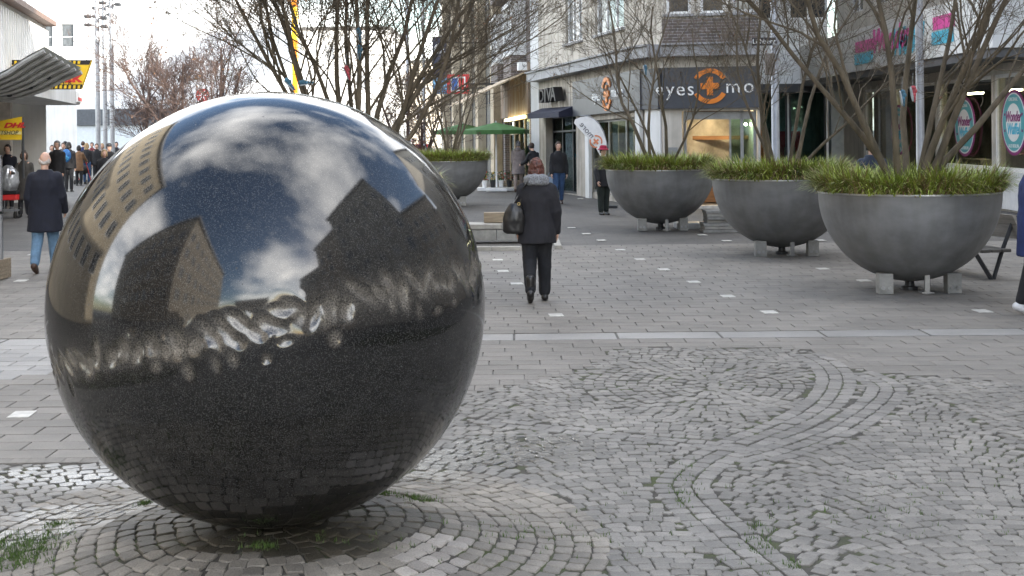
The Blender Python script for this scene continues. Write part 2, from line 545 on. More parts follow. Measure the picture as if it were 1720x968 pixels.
def far_paving():
    """the same slabs too far off to tell apart"""
    m = stone_mat('far_paving', (0.105, 0.098, 0.089), (0.082, 0.077, 0.07), 0.7, island=0.0, wet=False)  # darker than the near slabs: weaker skylight far off put into the colour
    nt = m.node_tree; b = nt.nodes['Principled BSDF']
    ge = nt.nodes.new('ShaderNodeNewGeometry')
    mp = nt.nodes.new('ShaderNodeMapping'); nt.links.new(ge.outputs['Position'], mp.inputs['Vector'])
    br = nt.nodes.new('ShaderNodeTexBrick')
    br.inputs['Scale'].default_value = 1.0
    br.inputs['Brick Width'].default_value = 0.44; br.inputs['Row Height'].default_value = 0.22
    br.inputs['Mortar Size'].default_value = 0.006
    br.inputs['Color1'].default_value = (1.06, 1.06, 1.06, 1); br.inputs['Color2'].default_value = (0.9, 0.9, 0.9, 1)
    br.inputs['Mortar'].default_value = (0.5, 0.5, 0.5, 1)
    nt.links.new(mp.outputs[0], br.inputs['Vector'])
    mx = nt.nodes.new('ShaderNodeMix'); mx.data_type = 'RGBA'; mx.blend_type = 'MULTIPLY'; mx.inputs['Factor'].default_value = 1
    nt.links.new(b.inputs['Base Color'].links[0].from_socket, mx.inputs['A']); nt.links.new(br.outputs['Color'], mx.inputs['B'])
    nt.links.new(mx.outputs['Result'], b.inputs['Base Color'])
    return m
M_FAR = far_paving()

GZ = -0.012
mb = MB()
mb.quad((-600, -500, GZ), (600, -500, GZ), (600, 900, GZ), (-600, 900, GZ))
pavement = tag(mb.build('pavement', M_FAR, origin=(0, 0, GZ)), kind='structure')

EDGE_PX = [(-420, 792), (-150, 786), (0, 781), (140, 780), (300, 748), (480, 716), (640, 688), (795, 661), (890, 643), (960, 628),
           (1012, 606), (1030, 588), (1110, 584), (1200, 586), (1300, 585), (1352, 588), (1400, 601), (1432, 618), (1475, 628),
           (1540, 631), (1620, 636), (1720, 647), (1900, 658), (2150, 668)]
edge = [G(u, v) for u, v in EDGE_PX]
cob_poly = [(p.x, p.y) for p in edge] + [(edge[-1].x + 0.6, 2.5), (edge[0].x - 1.0, 2.5)]
def in_frame(x, y, m=60):
    if y < 1: return False
    u, v = PIX((x, y, 0.0))
    return -m < u < 1720 + m and v < 968 + m

# cobble ground sheet (sand in the joints)
mb = MB()
xs = np.arange(-7.5, 9.6, 0.16); ys = np.arange(2.4, 12.6, 0.16)
for i in range(len(xs) - 1):
    for j in range(len(ys) - 1):
        cx, cy = (xs[i] + xs[i + 1]) / 2, (ys[j] + ys[j + 1]) / 2
        if not pip(cx, cy - 0.05, cob_poly): continue
        q = []
        for a, b_ in ((i, j), (i + 1, j), (i + 1, j + 1), (i, j + 1)):
            q.append((xs[a], ys[b_], mound(xs[a], ys[b_]) - 0.0065))
        mb.quad(*q)
cobbled = tag(mb.build('cobbled_area', M_JOINT, origin=(0, 0, 0)), kind='structure')

# ---- cobble stones -------------------------------------------------------
rng = random.Random(11)
def cobble_variant(seed):
    r = random.Random(seed)
    pts = []
    base = [(-.5, -.5), (0, -.52), (.5, -.5), (.52, 0), (.5, .5), (0, .52), (-.5, .5), (-.52, 0)]
    for k_, (x, y) in enumerate(base):
        c = 0.93 if k_ % 2 == 0 else 1.0
        pts.append((x * c + r.uniform(-.06, .06), y * c + r.uniform(-.06, .06)))
    vs_ = [(x, y, -0.026) for x, y in pts] + [(x, y, -0.004) for x, y in pts] + \
          [(x * 0.88, y * 0.88, r.uniform(-0.001, 0.002)) for x, y in pts]
    fs_ = []
    for a in (0, 8):
        for k_ in range(8):
            k2 = (k_ + 1) % 8
            fs_.append((a + k_, a + k2, a + 8 + k2, a + 8 + k_))
    fs_.append(tuple(range(16, 24)))
    return np.array(vs_), fs_
CV = [cobble_variant(100 + k_) for k_ in range(10)]

BAND_PX = [(1345, 1010), (1310, 975), (1240, 915), (1185, 865), (1152, 828), (1150, 806), (1190, 772), (1262, 738), (1330, 710),
           (1380, 680), (1402, 650), (1402, 628), (1382, 608), (1352, 594)]
BAND2_PX = [(1235, 778), (1340, 748), (1420, 715), (1470, 680), (1490, 655), (1475, 640), (1440, 626)]
BAND3_PX = [(800, 706), (900, 716), (1010, 728), (1130, 742), (1240, 752)]
def densify(px, n=14):
    P_ = [G(u, v) for u, v in px]; out = []
    for i in range(len(P_) - 1):
        p0 = P_[max(i - 1, 0)]; p1 = P_[i]; p2 = P_[i + 1]; p3 = P_[min(i + 2, len(P_) - 1)]
        for t in np.linspace(0, 1, n, endpoint=False):
            out.append(0.5 * ((2 * p1) + (p2 - p0) * t + (2 * p0 - 5 * p1 + 4 * p2 - p3) * t * t + (3 * p1 - p0 - 3 * p2 + p3) * t ** 3))
    out.append(P_[-1]); return out
bands = [(densify(BAND_PX), 3, 0.108), (densify(BAND2_PX), 3, 0.105), (densify(BAND3_PX), 2, 0.1)]
band_np = [(np.array([(p.x, p.y) for p in b_[0]]), b_[1] * b_[2] / 2) for b_ in bands]
def in_band(x, y, pad=0.0):
    for a, hw in band_np:
        if ((a[:, 0] - x) ** 2 + (a[:, 1] - y) ** 2).min() < (hw + pad) ** 2: return True
    return False

stones = []       # x, y, rot, a, b, material
def put_stone(x, y, rot, a, b_, mi):
    stones.append((x, y, rot, a, b_, mi))
# bands of longer setts
for pts, rows, w in bands:
    acc = [0.0]
    for i in range(1, len(pts)): acc.append(acc[-1] + (pts[i] - pts[i - 1]).length)
    for r_ in range(rows):
        off = (r_ - (rows - 1) / 2) * w
        s_ = rng.uniform(0, 0.1)
        while s_ < acc[-1] - 0.05:
            L_ = rng.uniform(0.085, 0.13)
            sm = s_ + L_ / 2
            i = min(len(pts) - 2, max(0, int(np.searchsorted(acc, sm)) - 1))
            t = (pts[i + 1] - pts[i]); t.normalize()
            p = pts[i] + t * (sm - acc[i]) + Vector((-t.y, t.x, 0)) * off
            if pip(p.x, p.y, cob_poly):
                put_stone(p.x, p.y, math.atan2(t.y, t.x), L_ - 0.004, w - 0.008, 3)
            s_ += L_
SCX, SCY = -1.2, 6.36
SW = G(1195, 648); SWR = 1.02
pale_poly = [G(655, 968, .05), G(690, 912, .06), (G(740, 900, .06)), G(800, 905, .04), G(815, 915, .03), G(760, 960, .04), G(720, 985, .04)]
def zone(x, y):
    if math.hypot(x - MC.x, y - MC.y) < 1.62: return 'mound'
    if math.hypot(x - SW.x, (y - SW.y) * 0.8) < SWR: return 'swirl'
    return 'rows'
def ok(x, y):
    return pip(x, y, cob_poly) and not in_band(x, y, 0.02)
# rings round the mound and in the swirl
for cx, cy, rmax, zn, sy in ((MC.x, MC.y, 1.62, 'mound', 1.0), (SW.x, SW.y, SWR, 'swirl', 1.25)):
    r_ = 0.06
    while r_ < rmax:
        n = max(4, int(2 * math.pi * r_ / rng.uniform(0.082, 0.095)))
        a0 = rng.random() * 6
        for k_ in range(n):
            a = a0 + 2 * math.pi * (k_ + rng.uniform(-.12, .12)) / n
            rw = r_ + .05 * mnoise.noise(Vector((math.cos(a) * 1.6, math.sin(a) * 1.6, r_ * .7))) + .025 * math.sin(3 * a + r_)
            x, y = cx + rw * math.cos(a), cy + rw * sy * math.sin(a)
            if zone(x, y) == zn and ok(x, y):
                mi = 0
                if zn == 'mound':
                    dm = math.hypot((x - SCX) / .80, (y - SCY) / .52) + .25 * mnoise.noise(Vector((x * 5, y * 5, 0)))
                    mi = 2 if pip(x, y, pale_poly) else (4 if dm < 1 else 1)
                put_stone(x, y, a + math.pi / 2 + rng.uniform(-.08, .08), 2 * math.pi * r_ / n * rng.uniform(.92, 1.0), 0.087 * (sy if sy > 1 and abs(math.sin(a)) > .7 else 1) * rng.uniform(.92, 1.02), mi)
        r_ += 0.09
# rows laid in shallow arcs
LANE = 1.55; PITCH = 0.086
for lane in range(-6, 8):
    x0 = lane * LANE
    for k_ in range(-10, 175):
        x = x0 + rng.uniform(0, .08)
        while x < x0 + LANE:
            wd = rng.uniform(0.07, 0.108)
            xm = x + wd / 2
            t = (xm - x0) / LANE * 2 - 1
            sg = 1 if lane % 2 else -1
            arc = 0.30 * (1 - t * t) + 0.10 * math.sin(xm * 0.9 + k_ * 0.05)
            y = 2.3 + k_ * PITCH + arc * 1.0 + rng.uniform(-.006, .006)
            slope = -0.30 * 2 * t * 2 / LANE + 0.09 * math.cos(xm * 0.9 + k_ * 0.05)
            if zone(xm, y) == 'rows' and ok(xm, y) and abs(xm) < 0.39 * y + 1.6:
                put_stone(xm, y, math.atan(slope), wd - 0.001, PITCH * rng.uniform(.93, 1.0), 0)
            x += wd
# fill what the laying left open with small stones
cell = {}
for s_ in stones: cell.setdefault((int(s_[0] // .1), int(s_[1] // .1)), []).append((s_[0], s_[1], (s_[3] + s_[4]) / 4))
def free(x, y, r_):
    i, j = int(x // .1), int(y // .1)
    for a in (-1, 0, 1):
        for b_ in (-1, 0, 1):
            for sx, sy, sr in cell.get((i + a, j + b_), ()):
                if (sx - x) ** 2 + (sy - y) ** 2 < (r_ + sr) ** 2: return False
    return True
for r_ in (.042, .032, .024):
    for q in range(26000 if r_ < .04 else 12000):
        y = rng.uniform(3.5, 12.2); x = rng.uniform(-.39 * y - 1, .39 * y + 1)
        if free(x, y, r_ * .94) and pip(x, y, cob_poly):
            mi = 1 if zone(x, y) == 'mound' else 0
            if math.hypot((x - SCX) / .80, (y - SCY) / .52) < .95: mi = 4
            put_stone(x, y, rng.uniform(0, 3), r_ * 2, r_ * 2, mi)
            cell.setdefault((int(x // .1), int(y // .1)), []).append((x, y, r_))
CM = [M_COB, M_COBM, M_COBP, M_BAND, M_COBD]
SPH_PIX = (455, 518, 372)
def vis_key(s):
    u, v = PIX((s[0], s[1], 0.0))
    hid = math.hypot(u - SPH_PIX[0], v - SPH_PIX[1]) < SPH_PIX[2] - 4
    inside = 0 <= u <= 1720 and v <= 968
    return (0 if inside and not hid else 1, s[1])
stones.sort(key=vis_key)
cv_mesh = {}
def cobble_mesh(k_, mi):
    if (k_, mi) not in cv_mesh:
        me = bpy.data.meshes.new('cobble')
        V_ = CV[k_][0].copy(); V_[:, 0] *= 0.1; V_[:, 1] *= 0.1
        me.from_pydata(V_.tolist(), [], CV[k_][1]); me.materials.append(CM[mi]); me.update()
        cv_mesh[(k_, mi)] = me
    return cv_mesh[(k_, mi)]
bigV, bigF, bigM, nv = [], [], [], 0
for i, (x, y, rot, a, b_, mi) in enumerate(stones):
    k_ = rng.randrange(10)
    z = mound(x, y) + rng.uniform(-.004, .004)
    e = 0.05
    gx = (mound(x + e, y) - mound(x - e, y)) / (2 * e) + rng.uniform(-.03, .03)
    gy = (mound(x, y + e) - mound(x, y - e)) / (2 * e) + rng.uniform(-.03, .03)
    if i < 300:
        o = bpy.data.objects.new('cobble', cobble_mesh(k_, mi)); COL.objects.link(o); o.parent = cobbled
        o.location = (x, y, z)
        o.scale = (a / 0.1, b_ / 0.1, 1)
        o.rotation_euler = (Vector((-gx, -gy, 1)).to_track_quat('Z', 'Y').to_matrix() @ Matrix.Rotation(rot, 3, 'Z')).to_euler() if False else (math.atan(gy), -math.atan(gx), rot)
        if abs(gx) + abs(gy) > 0.02:
            n_ = Vector((-gx, -gy, 1)).normalized(); ex = Vector((math.cos(rot), math.sin(rot), 0)); ex = (ex - n_ * ex.dot(n_)).normalized(); ey = n_.cross(ex)
            o.rotation_euler = Matrix((ex, ey, n_)).transposed().to_euler()
        continue
    V_ = CV[k_][0].copy()
    V_[:, 0] *= a; V_[:, 1] *= b_
    c, s_ = math.cos(rot), math.sin(rot)
    X_ = V_[:, 0] * c - V_[:, 1] * s_; Y_ = V_[:, 0] * s_ + V_[:, 1] * c
    bigV.append(np.stack([X_ + x, Y_ + y, V_[:, 2] + z + gx * X_ + gy * Y_], 1))
    bigF += [tuple(q + nv for q in f) for f in CV[k_][1]]; bigM += [mi] * 17; nv += 24
me = bpy.data.meshes.new('cobble_field')
me.from_pydata(np.concatenate(bigV).tolist(), [], bigF)
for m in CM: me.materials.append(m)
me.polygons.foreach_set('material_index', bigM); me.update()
o = bpy.data.objects.new('cobble_field', me); COL.objects.link(o); o.parent = cobbled; o['kind'] = 'stuff'

# ---- paving slabs --------------------------------------------------------
def slab_mesh(m):
    b_ = 0.006
    vs_ = []
    for z, i in ((-0.02, 0), (-0.003, 0), (0, b_)):
        for sx, sy in ((-1, -1), (1, -1), (1, 1), (-1, 1)):
            vs_.append((sx * (0.215 - i), sy * (0.105 - i), z))
    fs_ = [(a + k_, a + (k_ + 1) % 4, a + 4 + (k_ + 1) % 4, a + 4 + k_) for a in (0, 4) for k_ in range(4)] + [(8, 9, 10, 11)]
    return np.array(vs_), fs_
SV, SF = slab_mesh(None)
pale_left = [(G(0, 582).x - 3, 12.6), (G(80, 582).x + .5, 12.6), (G(80, 600).x + .5, G(80, 600).y - .2), (G(0, 645).x, G(0, 645).y), (G(0, 645).x - 3, G(0, 645).y - 1.2)]
slabs = []
ROWH, SL = 0.22, 0.44
for j in range(28, 104):
    y = (j + .5) * ROWH
    if 12.54 < y < 12.98: continue
    x = -14 + (j % 2) * SL / 2 - 0.124 * y + rng.uniform(-.01, .01)
    while x < 14:
        xm = x + SL / 2
        if abs(xm) < 0.391 * y + 1.5 and not pip(xm, y - 0.06, cob_poly) and not pip(xm - .15, y - 0.06, cob_poly) and not pip(xm + .15, y - .06, cob_poly):
            slabs.append((xm, y, 1.0, 1.0, 1 if pip(xm, y, pale_left) else 0))
        elif abs(xm) < 0.391 * y + 1.5 and not all(pip(xm + q, y, cob_poly) for q in (-.2, 0, .2)):
            for a in (-1.5, -.5, .5, 1.5):          # slabs cut to the cobble edge
                for b_ in (-.5, .5):
                    if not pip(xm + a * .11, y + b_ * .11 - .03, cob_poly):
                        slabs.append((xm + a * .11, y + b_ * .11, .255, .51, 1 if pip(xm, y, pale_left) else 0))
        x += SL
yst = 12.76
x = -8.0
while x < 8.5:
    slabs.append((x + .5, yst, 1.0 / .44, .40 / .22, 1)); x += 1.0
slabs.sort(key=lambda s: vis_key((s[0], s[1])))
me2 = []
for m in (M_SLAB, M_SLABP):
    q = bpy.data.meshes.new('slab'); q.from_pydata(SV.tolist(), [], SF); q.materials.append(m); q.update(); me2.append(q)
bigV, bigF, bigM, nv = [], [], [], 0
for i, (x, y, a, b_, mi) in enumerate(slabs):
    z = rng.uniform(-.0015, .0015)
    if i < 300:
        o = bpy.data.objects.new('slab', me2[mi]); COL.objects.link(o); o.parent = pavement
        o.location = (x, y, z - GZ); o.scale = (a, b_, 1); o.rotation_euler = (rng.uniform(-.004, .004), rng.uniform(-.004, .004), 0)
        continue
    V_ = SV.copy(); V_[:, 0] *= a; V_[:, 1] *= b_
    V_ += np.array((x, y, z - GZ))
    V_[:, 2] += (V_[:, 0] - x) * rng.uniform(-.004, .004)
    bigV.append(V_); bigF += [tuple(q + nv for q in f) for f in SF]; bigM += [mi] * len(SF); nv += 12
me = bpy.data.meshes.new('slab_field'); me.from_pydata(np.concatenate(bigV).tolist(), [], bigF)
me.materials.append(M_SLAB); me.materials.append(M_SLABP)
me.polygons.foreach_set('material_index', bigM); me.update()
o = bpy.data.objects.new('slab_field', me); COL.objects.link(o); o.parent = pavement; o['kind'] = 'stuff'

INLAY_PX = [(960, 383), (985, 393), (1010, 404), (1042, 420), (1075, 436), (1115, 453), (1165, 474), (1222, 498), (1292, 525),
            (836, 437), (845, 456), (868, 477), (934, 530), (1378, 404), (1382, 452), (1452, 472), (1650, 523), (37, 697), (36, 472), (56, 428),
            (1180, 395), (1221, 405), (975, 334)]
for u, v in INLAY_PX:
    p = G(u, v); mb = MB()
    w, d_ = 0.155, 0.21
    mb.box((0, 0, 0.0), (w, d_, 0.012), bev=0.002)
    o = mb.build('white_inlay', M_INLAY, pavement, local=True)
    o.location = (p.x, p.y, 0.0 - GZ + 0.001); o.rotation_euler = (0, 0, 0.124 * 0.6)

# ---- moss and grass in the joints ---------------------------------------
M_GRASS_G = mat('joint_grass', (0.09, 0.15, 0.03), 0.6, color2=(0.045, 0.085, 0.015), scale=30)
mb = MB()
spots = [(40, 925, 90, 26, 260), (20, 950, 60, 16, 130), (95, 890, 22, 5, 40), (247, 868, 14, 4, 40), (630, 858, 30, 4, 60), (705, 862, 40, 4, 50), (445, 962, 30, 6, 40),
         (1330, 950, 14, 10, 20), (560, 950, 200, 20, 24), (900, 900, 250, 50, 60), (1500, 840, 220, 60, 60), (1150, 820, 30, 40, 40), (1270, 915, 30, 40, 50)]
for u, v, su, sv_, n in spots:
    for q in range(n):
        p = G(u + rng.gauss(0, su * .5), v + rng.gauss(0, sv_ * .5))
        if p.y < 4: continue
        z = mound(p.x, p.y) - 0.006
        for b_ in range(4):
            a = rng.uniform(0, 6.3); h = rng.uniform(.012, .035); l = rng.uniform(0, .02)
            bx, by = p.x + rng.uniform(-.02, .02), p.y + rng.uniform(-.02, .02)
            dx_, dy_ = math.cos(a) * .003, math.sin(a) * .003
            mb.add([(bx - dx_, by - dy_, z), (bx + dx_, by + dy_, z), (bx + dy_ / .003 * l, by + l * dx_ / .003, z + h)], [(0, 1, 2)])
tag(mb.build('joint_grass', M_GRASS_G, origin=(0, 0, 0)), 'sparse green grass and moss growing in the cobble joints', 'grass', kind='stuff')

# ---------------------------------------------------------------- the granite ball
SC = Vector((-1.183, 6.387, 1.163)); SR = 1.043
def make_ball():
    vdir = (Vector((0, 0, CAMZ)) - SC).normalized()         # towards the camera
    r_ = Vector((0, 0, 1)).cross(vdir).normalized()
    r_ = -r_ if r_.x < 0 else r_
    up = vdir.cross(r_); up = up if up.z > 0 else -up
    N = (up - r_ * 0.205 + vdir * 0.027).normalized()
    A = (r_ - N * r_.dot(N)).normalized(); B = N.cross(A)
    NL, NT = 840, 420
    # rows packed closer round the carved belt
    t = np.linspace(-1, 1, NT + 1)
    lat = (math.pi / 2) * (0.45 * t + 0.55 * t ** 3)
    lat[0], lat[-1] = -math.pi / 2 + 1e-3, math.pi / 2 - 1e-3
    lon = np.linspace(-math.pi, math.pi, NL, endpoint=False)
    LA, LO = np.meshgrid(lat, lon, indexing='ij')
    rg = np.random.RandomState(5)
    disp = np.zeros_like(LA); pit = np.zeros_like(LA)
    l0 = -0.033
    def blob(lo, la, sl, st, amp, sh=0.0, p=1.0):
        dl = (LO - lo + math.pi) % (2 * math.pi) - math.pi
        dt = LA - la
        q = ((dl + sh * dt) / sl) ** 2 + (dt / st) ** 2
        g = np.exp(-q ** p)
        return g * amp, g
    lo = -math.pi
    while lo < math.pi:
        st = rg.uniform(0.026, 0.062); sl = rg.uniform(0.02, 0.042)
        la = l0 + rg.uniform(-0.04, 0.03)
        d, g = blob(lo, la, sl, st, -rg.uniform(0.006, 0.014), rg.uniform(-.8, .8), 1.3)
        disp += d; pit = np.maximum(pit, g)
        if rg.rand() < 0.75:        # raised lobe beside the hollow
            d, g = blob(lo + rg.uniform(.03, .05), la + rg.uniform(-.03, .05), sl * .8, st * .7, rg.uniform(0.004, 0.011), rg.uniform(-.6, .6))
            disp += d
        if rg.rand() < 0.35:        # drip below
            d, g = blob(lo + rg.uniform(-.02, .02), la - rg.uniform(.07, .12), sl * .7, st * .6, -rg.uniform(.004, .01), 0, 1.3)
            disp += d; pit = np.maximum(pit, g * .7)
        lo += rg.uniform(0.048, 0.085)
    belt = np.exp(-((LA - l0) / 0.075) ** 2)
    disp += -0.006 * belt
    pit = np.clip(pit * 0.95 + 0.34 * belt, 0, 1)
    R_ = SR + disp
    X_ = R_ * np.cos(LA) * np.cos(LO); Y_ = R_ * np.cos(LA) * np.sin(LO); Z_ = R_ * np.sin(LA)
    P_ = X_[..., None] * np.array(A) + Y_[..., None] * np.array(B) + Z_[..., None] * np.array(N)
    V_ = P_.reshape(-1, 3)
    V_[:, 2] = np.maximum(V_[:, 2], -SR + 0.004)
    idx = np.arange((NT + 1) * NL).reshape(NT + 1, NL)
    a = idx[:-1]; b_ = idx[1:]
    q = np.stack([a, np.roll(a, -1, 1), np.roll(b_, -1, 1), b_], -1).reshape(-1, 4)
    me = bpy.data.meshes.new('granite_ball')
    faces = q.tolist() + [idx[0, ::-1].tolist(), idx[-1].tolist()]
    me.from_pydata(V_.tolist(), [], faces)
    at = me.attributes.new('hollow', 'FLOAT', 'POINT'); at.data.foreach_set('value', pit.reshape(-1).astype(np.float32))
    me.polygons.foreach_set('use_smooth', [True] * len(faces))
    me.update()
    return me
def granite_mat():
    m = bpy.data.materials.new('polished_granite'); m.use_nodes = True
    nt = m.node_tree; b = nt.nodes['Principled BSDF']
    tcn = nt.nodes.new('ShaderNodeTexCoord')
    vo = nt.nodes.new('ShaderNodeTexVoronoi'); vo.inputs['Scale'].default_value = 330
    nt.links.new(tcn.outputs['Object'], vo.inputs['Vector'])
    sp = nt.nodes.new('ShaderNodeSeparateColor'); nt.links.new(vo.outputs['Color'], sp.inputs[0])
    rp = nt.nodes.new('ShaderNodeValToRGB')
    e = rp.color_ramp.elements
    e[0].position = 0.0; e[0].color = (0.003, 0.003, 0.0035, 1)
    e[1].position = 0.5; e[1].color = (0.006, 0.006, 0.0065, 1)
    x = e.new(0.8); x.color = (0.016, 0.016, 0.0155, 1)
    x = e.new(1.0); x.color = (0.06, 0.058, 0.055, 1)
    nt.links.new(sp.outputs[0], rp.inputs[0])
    at = nt.nodes.new('ShaderNodeAttribute'); at.attribute_name = 'hollow'
    n1 = nt.nodes.new('ShaderNodeTexNoise'); n1.inputs['Scale'].default_value = 9; n1.inputs['Detail'].default_value = 6
    nt.links.new(tcn.outputs['Object'], n1.inputs['Vector'])
    n2 = nt.nodes.new('ShaderNodeTexNoise'); n2.inputs['Scale'].default_value = 160; n2.inputs['Detail'].default_value = 2
    nt.links.new(tcn.outputs['Object'], n2.inputs['Vector'])
    raw = nt.nodes.new('ShaderNodeValToRGB'); e = raw.color_ramp.elements
    e[0].position = 0.35; e[0].color = (0.05, 0.043, 0.034, 1); e[1].position = 0.7; e[1].color = (0.34, 0.305, 0.26, 1)
    nt.links.new(n2.outputs['Fac'], raw.inputs[0])
    hf = add_math(nt, 'MULTIPLY', at.outputs['Fac'], add_math(nt, 'ADD', n1.outputs['Fac'], 0.1))
    mx = nt.nodes.new('ShaderNodeMix'); mx.data_type = 'RGBA'
    nt.links.new(hf, mx.inputs['Factor']); nt.links.new(rp.outputs[0], mx.inputs['A']); nt.links.new(raw.outputs[0], mx.inputs['B'])
    # pale lime stains low on the ball
    sx = nt.nodes.new('ShaderNodeSeparateXYZ'); nt.links.new(tcn.outputs['Object'], sx.inputs[0])
    low = nt.nodes.new('ShaderNodeMapRange'); low.inputs['From Min'].default_value = -0.80; low.inputs['From Max'].default_value = -0.92
    nt.links.new(sx.outputs[2], low.inputs['Value'])
    n4 = nt.nodes.new('ShaderNodeTexNoise'); n4.inputs['Scale'].default_value = 7; n4.inputs['Detail'].default_value = 8
    nt.links.new(tcn.outputs['Object'], n4.inputs['Vector'])
    st = nt.nodes.new('ShaderNodeMapRange'); st.inputs['From Min'].default_value = 0.55; st.inputs['From Max'].default_value = 0.7
    nt.links.new(n4.outputs['Fac'], st.inputs['Value'])
    sf = add_math(nt, 'MULTIPLY', add_math(nt, 'MULTIPLY', low.outputs[0], st.outputs[0]), 0.6)
    mx2 = nt.nodes.new('ShaderNodeMix'); mx2.data_type = 'RGBA'; mx2.inputs['B'].default_value = (0.16, 0.14, 0.11, 1)
    nt.links.new(sf, mx2.inputs['Factor']); nt.links.new(mx.outputs['Result'], mx2.inputs['A'])
    # small dark pits
    v2 = nt.nodes.new('ShaderNodeTexVoronoi'); v2.inputs['Scale'].default_value = 16
    nt.links.new(tcn.outputs['Object'], v2.inputs['Vector'])
    pk = nt.nodes.new('ShaderNodeMapRange'); pk.inputs['From Min'].default_value = 0.07; pk.inputs['From Max'].default_value = 0.05
    nt.links.new(v2.outputs['Distance'], pk.inputs['Value'])
    mx3 = nt.nodes.new('ShaderNodeMix'); mx3.data_type = 'RGBA'; mx3.inputs['B'].default_value = (0.004, 0.004, 0.004, 1)
    nt.links.new(pk.outputs[0], mx3.inputs['Factor']); nt.links.new(mx2.outputs['Result'], mx3.inputs['A'])
    nt.links.new(mx3.outputs['Result'], b.inputs['Base Color'])
    ro = nt.nodes.new('ShaderNodeMapRange'); ro.inputs['To Min'].default_value = 0.075; ro.inputs['To Max'].default_value = 0.30
    nt.links.new(at.outputs['Fac'], ro.inputs['Value'])
    rr = add_math(nt, 'ADD', ro.outputs[0], add_math(nt, 'MULTIPLY', pk.outputs[0], 0.5))
    nt.links.new(rr, b.inputs['Roughness'])
    b.inputs['IOR'].default_value = 1.66
    return m
ball = bpy.data.objects.new('granite_ball', make_ball())
ball.data.materials.append(granite_mat())
ball.location = SC
COL.objects.link(ball)
tag(ball, 'huge polished dark granite ball with a carved lumpy belt, resting on the cobbled mound', 'sculpture')
# ---------------------------------------------------------------- buildings
class Fac:
    """a vertical facade plane from ground point p0 to p1; k = slope of its level lines along depth (the street climbs)"""
    def __init__(s, p0, p1, k=0.0, y0=None):
        s.p0 = Vector((p0[0], p0[1], 0)); s.p1 = Vector((p1[0], p1[1], 0))
        s.d = (s.p1 - s.p0); s.L = s.d.length; s.d.normalize()
        s.n = Vector((s.d.y, -s.d.x, 0))
        if s.n.dot(Vector((-1, 3, 0)) - (s.p0 + s.p1) / 2) < 0: s.n = -s.n     # outward = towards the square
        s.k = k; s.y0 = s.p1.y if y0 is None else y0
    def P(s, a, z, n=0.0):
        q = s.p0 + s.d * a + s.n * n
        return Vector((q.x, q.y, z + s.k * (q.y - s.y0)))
    def hit(s, u, v, n=0.0):
        px, py = u - U0, V0 - v
        r = Vector(((px * CA + py * SA) / F, 1.0, (py * CA - px * SA) / F))
        q0 = s.p0 + s.n * n
        t = (q0.dot(s.n)) / r.dot(s.n)
        q = r * t + Vector((0, 0, CAMZ))
        return ((q - q0).dot(s.d), q.z - s.k * (q.y - s.y0))
    def ax(s):
        return (s.d, s.n, Vector((0, 0, 1)))
def fbox(mb, f, s0, s1, z0, z1, n0, n1, mi=0):
    """box on a facade between s, z and n limits"""
    vs_ = [f.P(s_, z, n) for z in (z0, z1) for n in (n0, n1) for s_ in (s0, s1)]
    mb.add(vs_, [(0, 2, 3, 1), (4, 5, 7, 6), (0, 1, 5, 4), (2, 6, 7, 3), (0, 4, 6, 2), (1, 3, 7, 5)], mi)
def wall_mb(f, s0, s1, z0, z1, holes, depth=0.3, n0=0.0, mb=None, mi=0):
    mb = mb or MB()
    ss = sorted({s0, s1} | {min(max(h[0], s0), s1) for h in holes} | {min(max(h[1], s0), s1) for h in holes})
    zs = sorted({z0, z1} | {min(max(h[2], z0), z1) for h in holes} | {min(max(h[3], z0), z1) for h in holes})
    for i in range(len(ss) - 1):
        for j in range(len(zs) - 1):
            a, b_ = (ss[i] + ss[i + 1]) / 2, (zs[j] + zs[j + 1]) / 2
            if any(h[0] < a < h[1] and h[2] < b_ < h[3] for h in holes): continue
            mb.quad(f.P(ss[i], zs[j], n0), f.P(ss[i + 1], zs[j], n0), f.P(ss[i + 1], zs[j + 1], n0), f.P(ss[i], zs[j + 1], n0), mi)
    for h in holes:
        a0, a1, b0, b1 = max(h[0], s0), min(h[1], s1), max(h[2], z0), min(h[3], z1)
        m_ = n0 - depth
        mb.quad(f.P(a0, b0, n0), f.P(a0, b1, n0), f.P(a0, b1, m_), f.P(a0, b0, m_), mi)
        mb.quad(f.P(a1, b0, n0), f.P(a1, b1, n0), f.P(a1, b1, m_), f.P(a1, b0, m_), mi)
        mb.quad(f.P(a0, b1, n0), f.P(a1, b1, n0), f.P(a1, b1, m_), f.P(a0, b1, m_), mi)
        mb.quad(f.P(a0, b0, n0), f.P(a1, b0, n0), f.P(a1, b0, m_), f.P(a0, b0, m_), mi)
    return mb
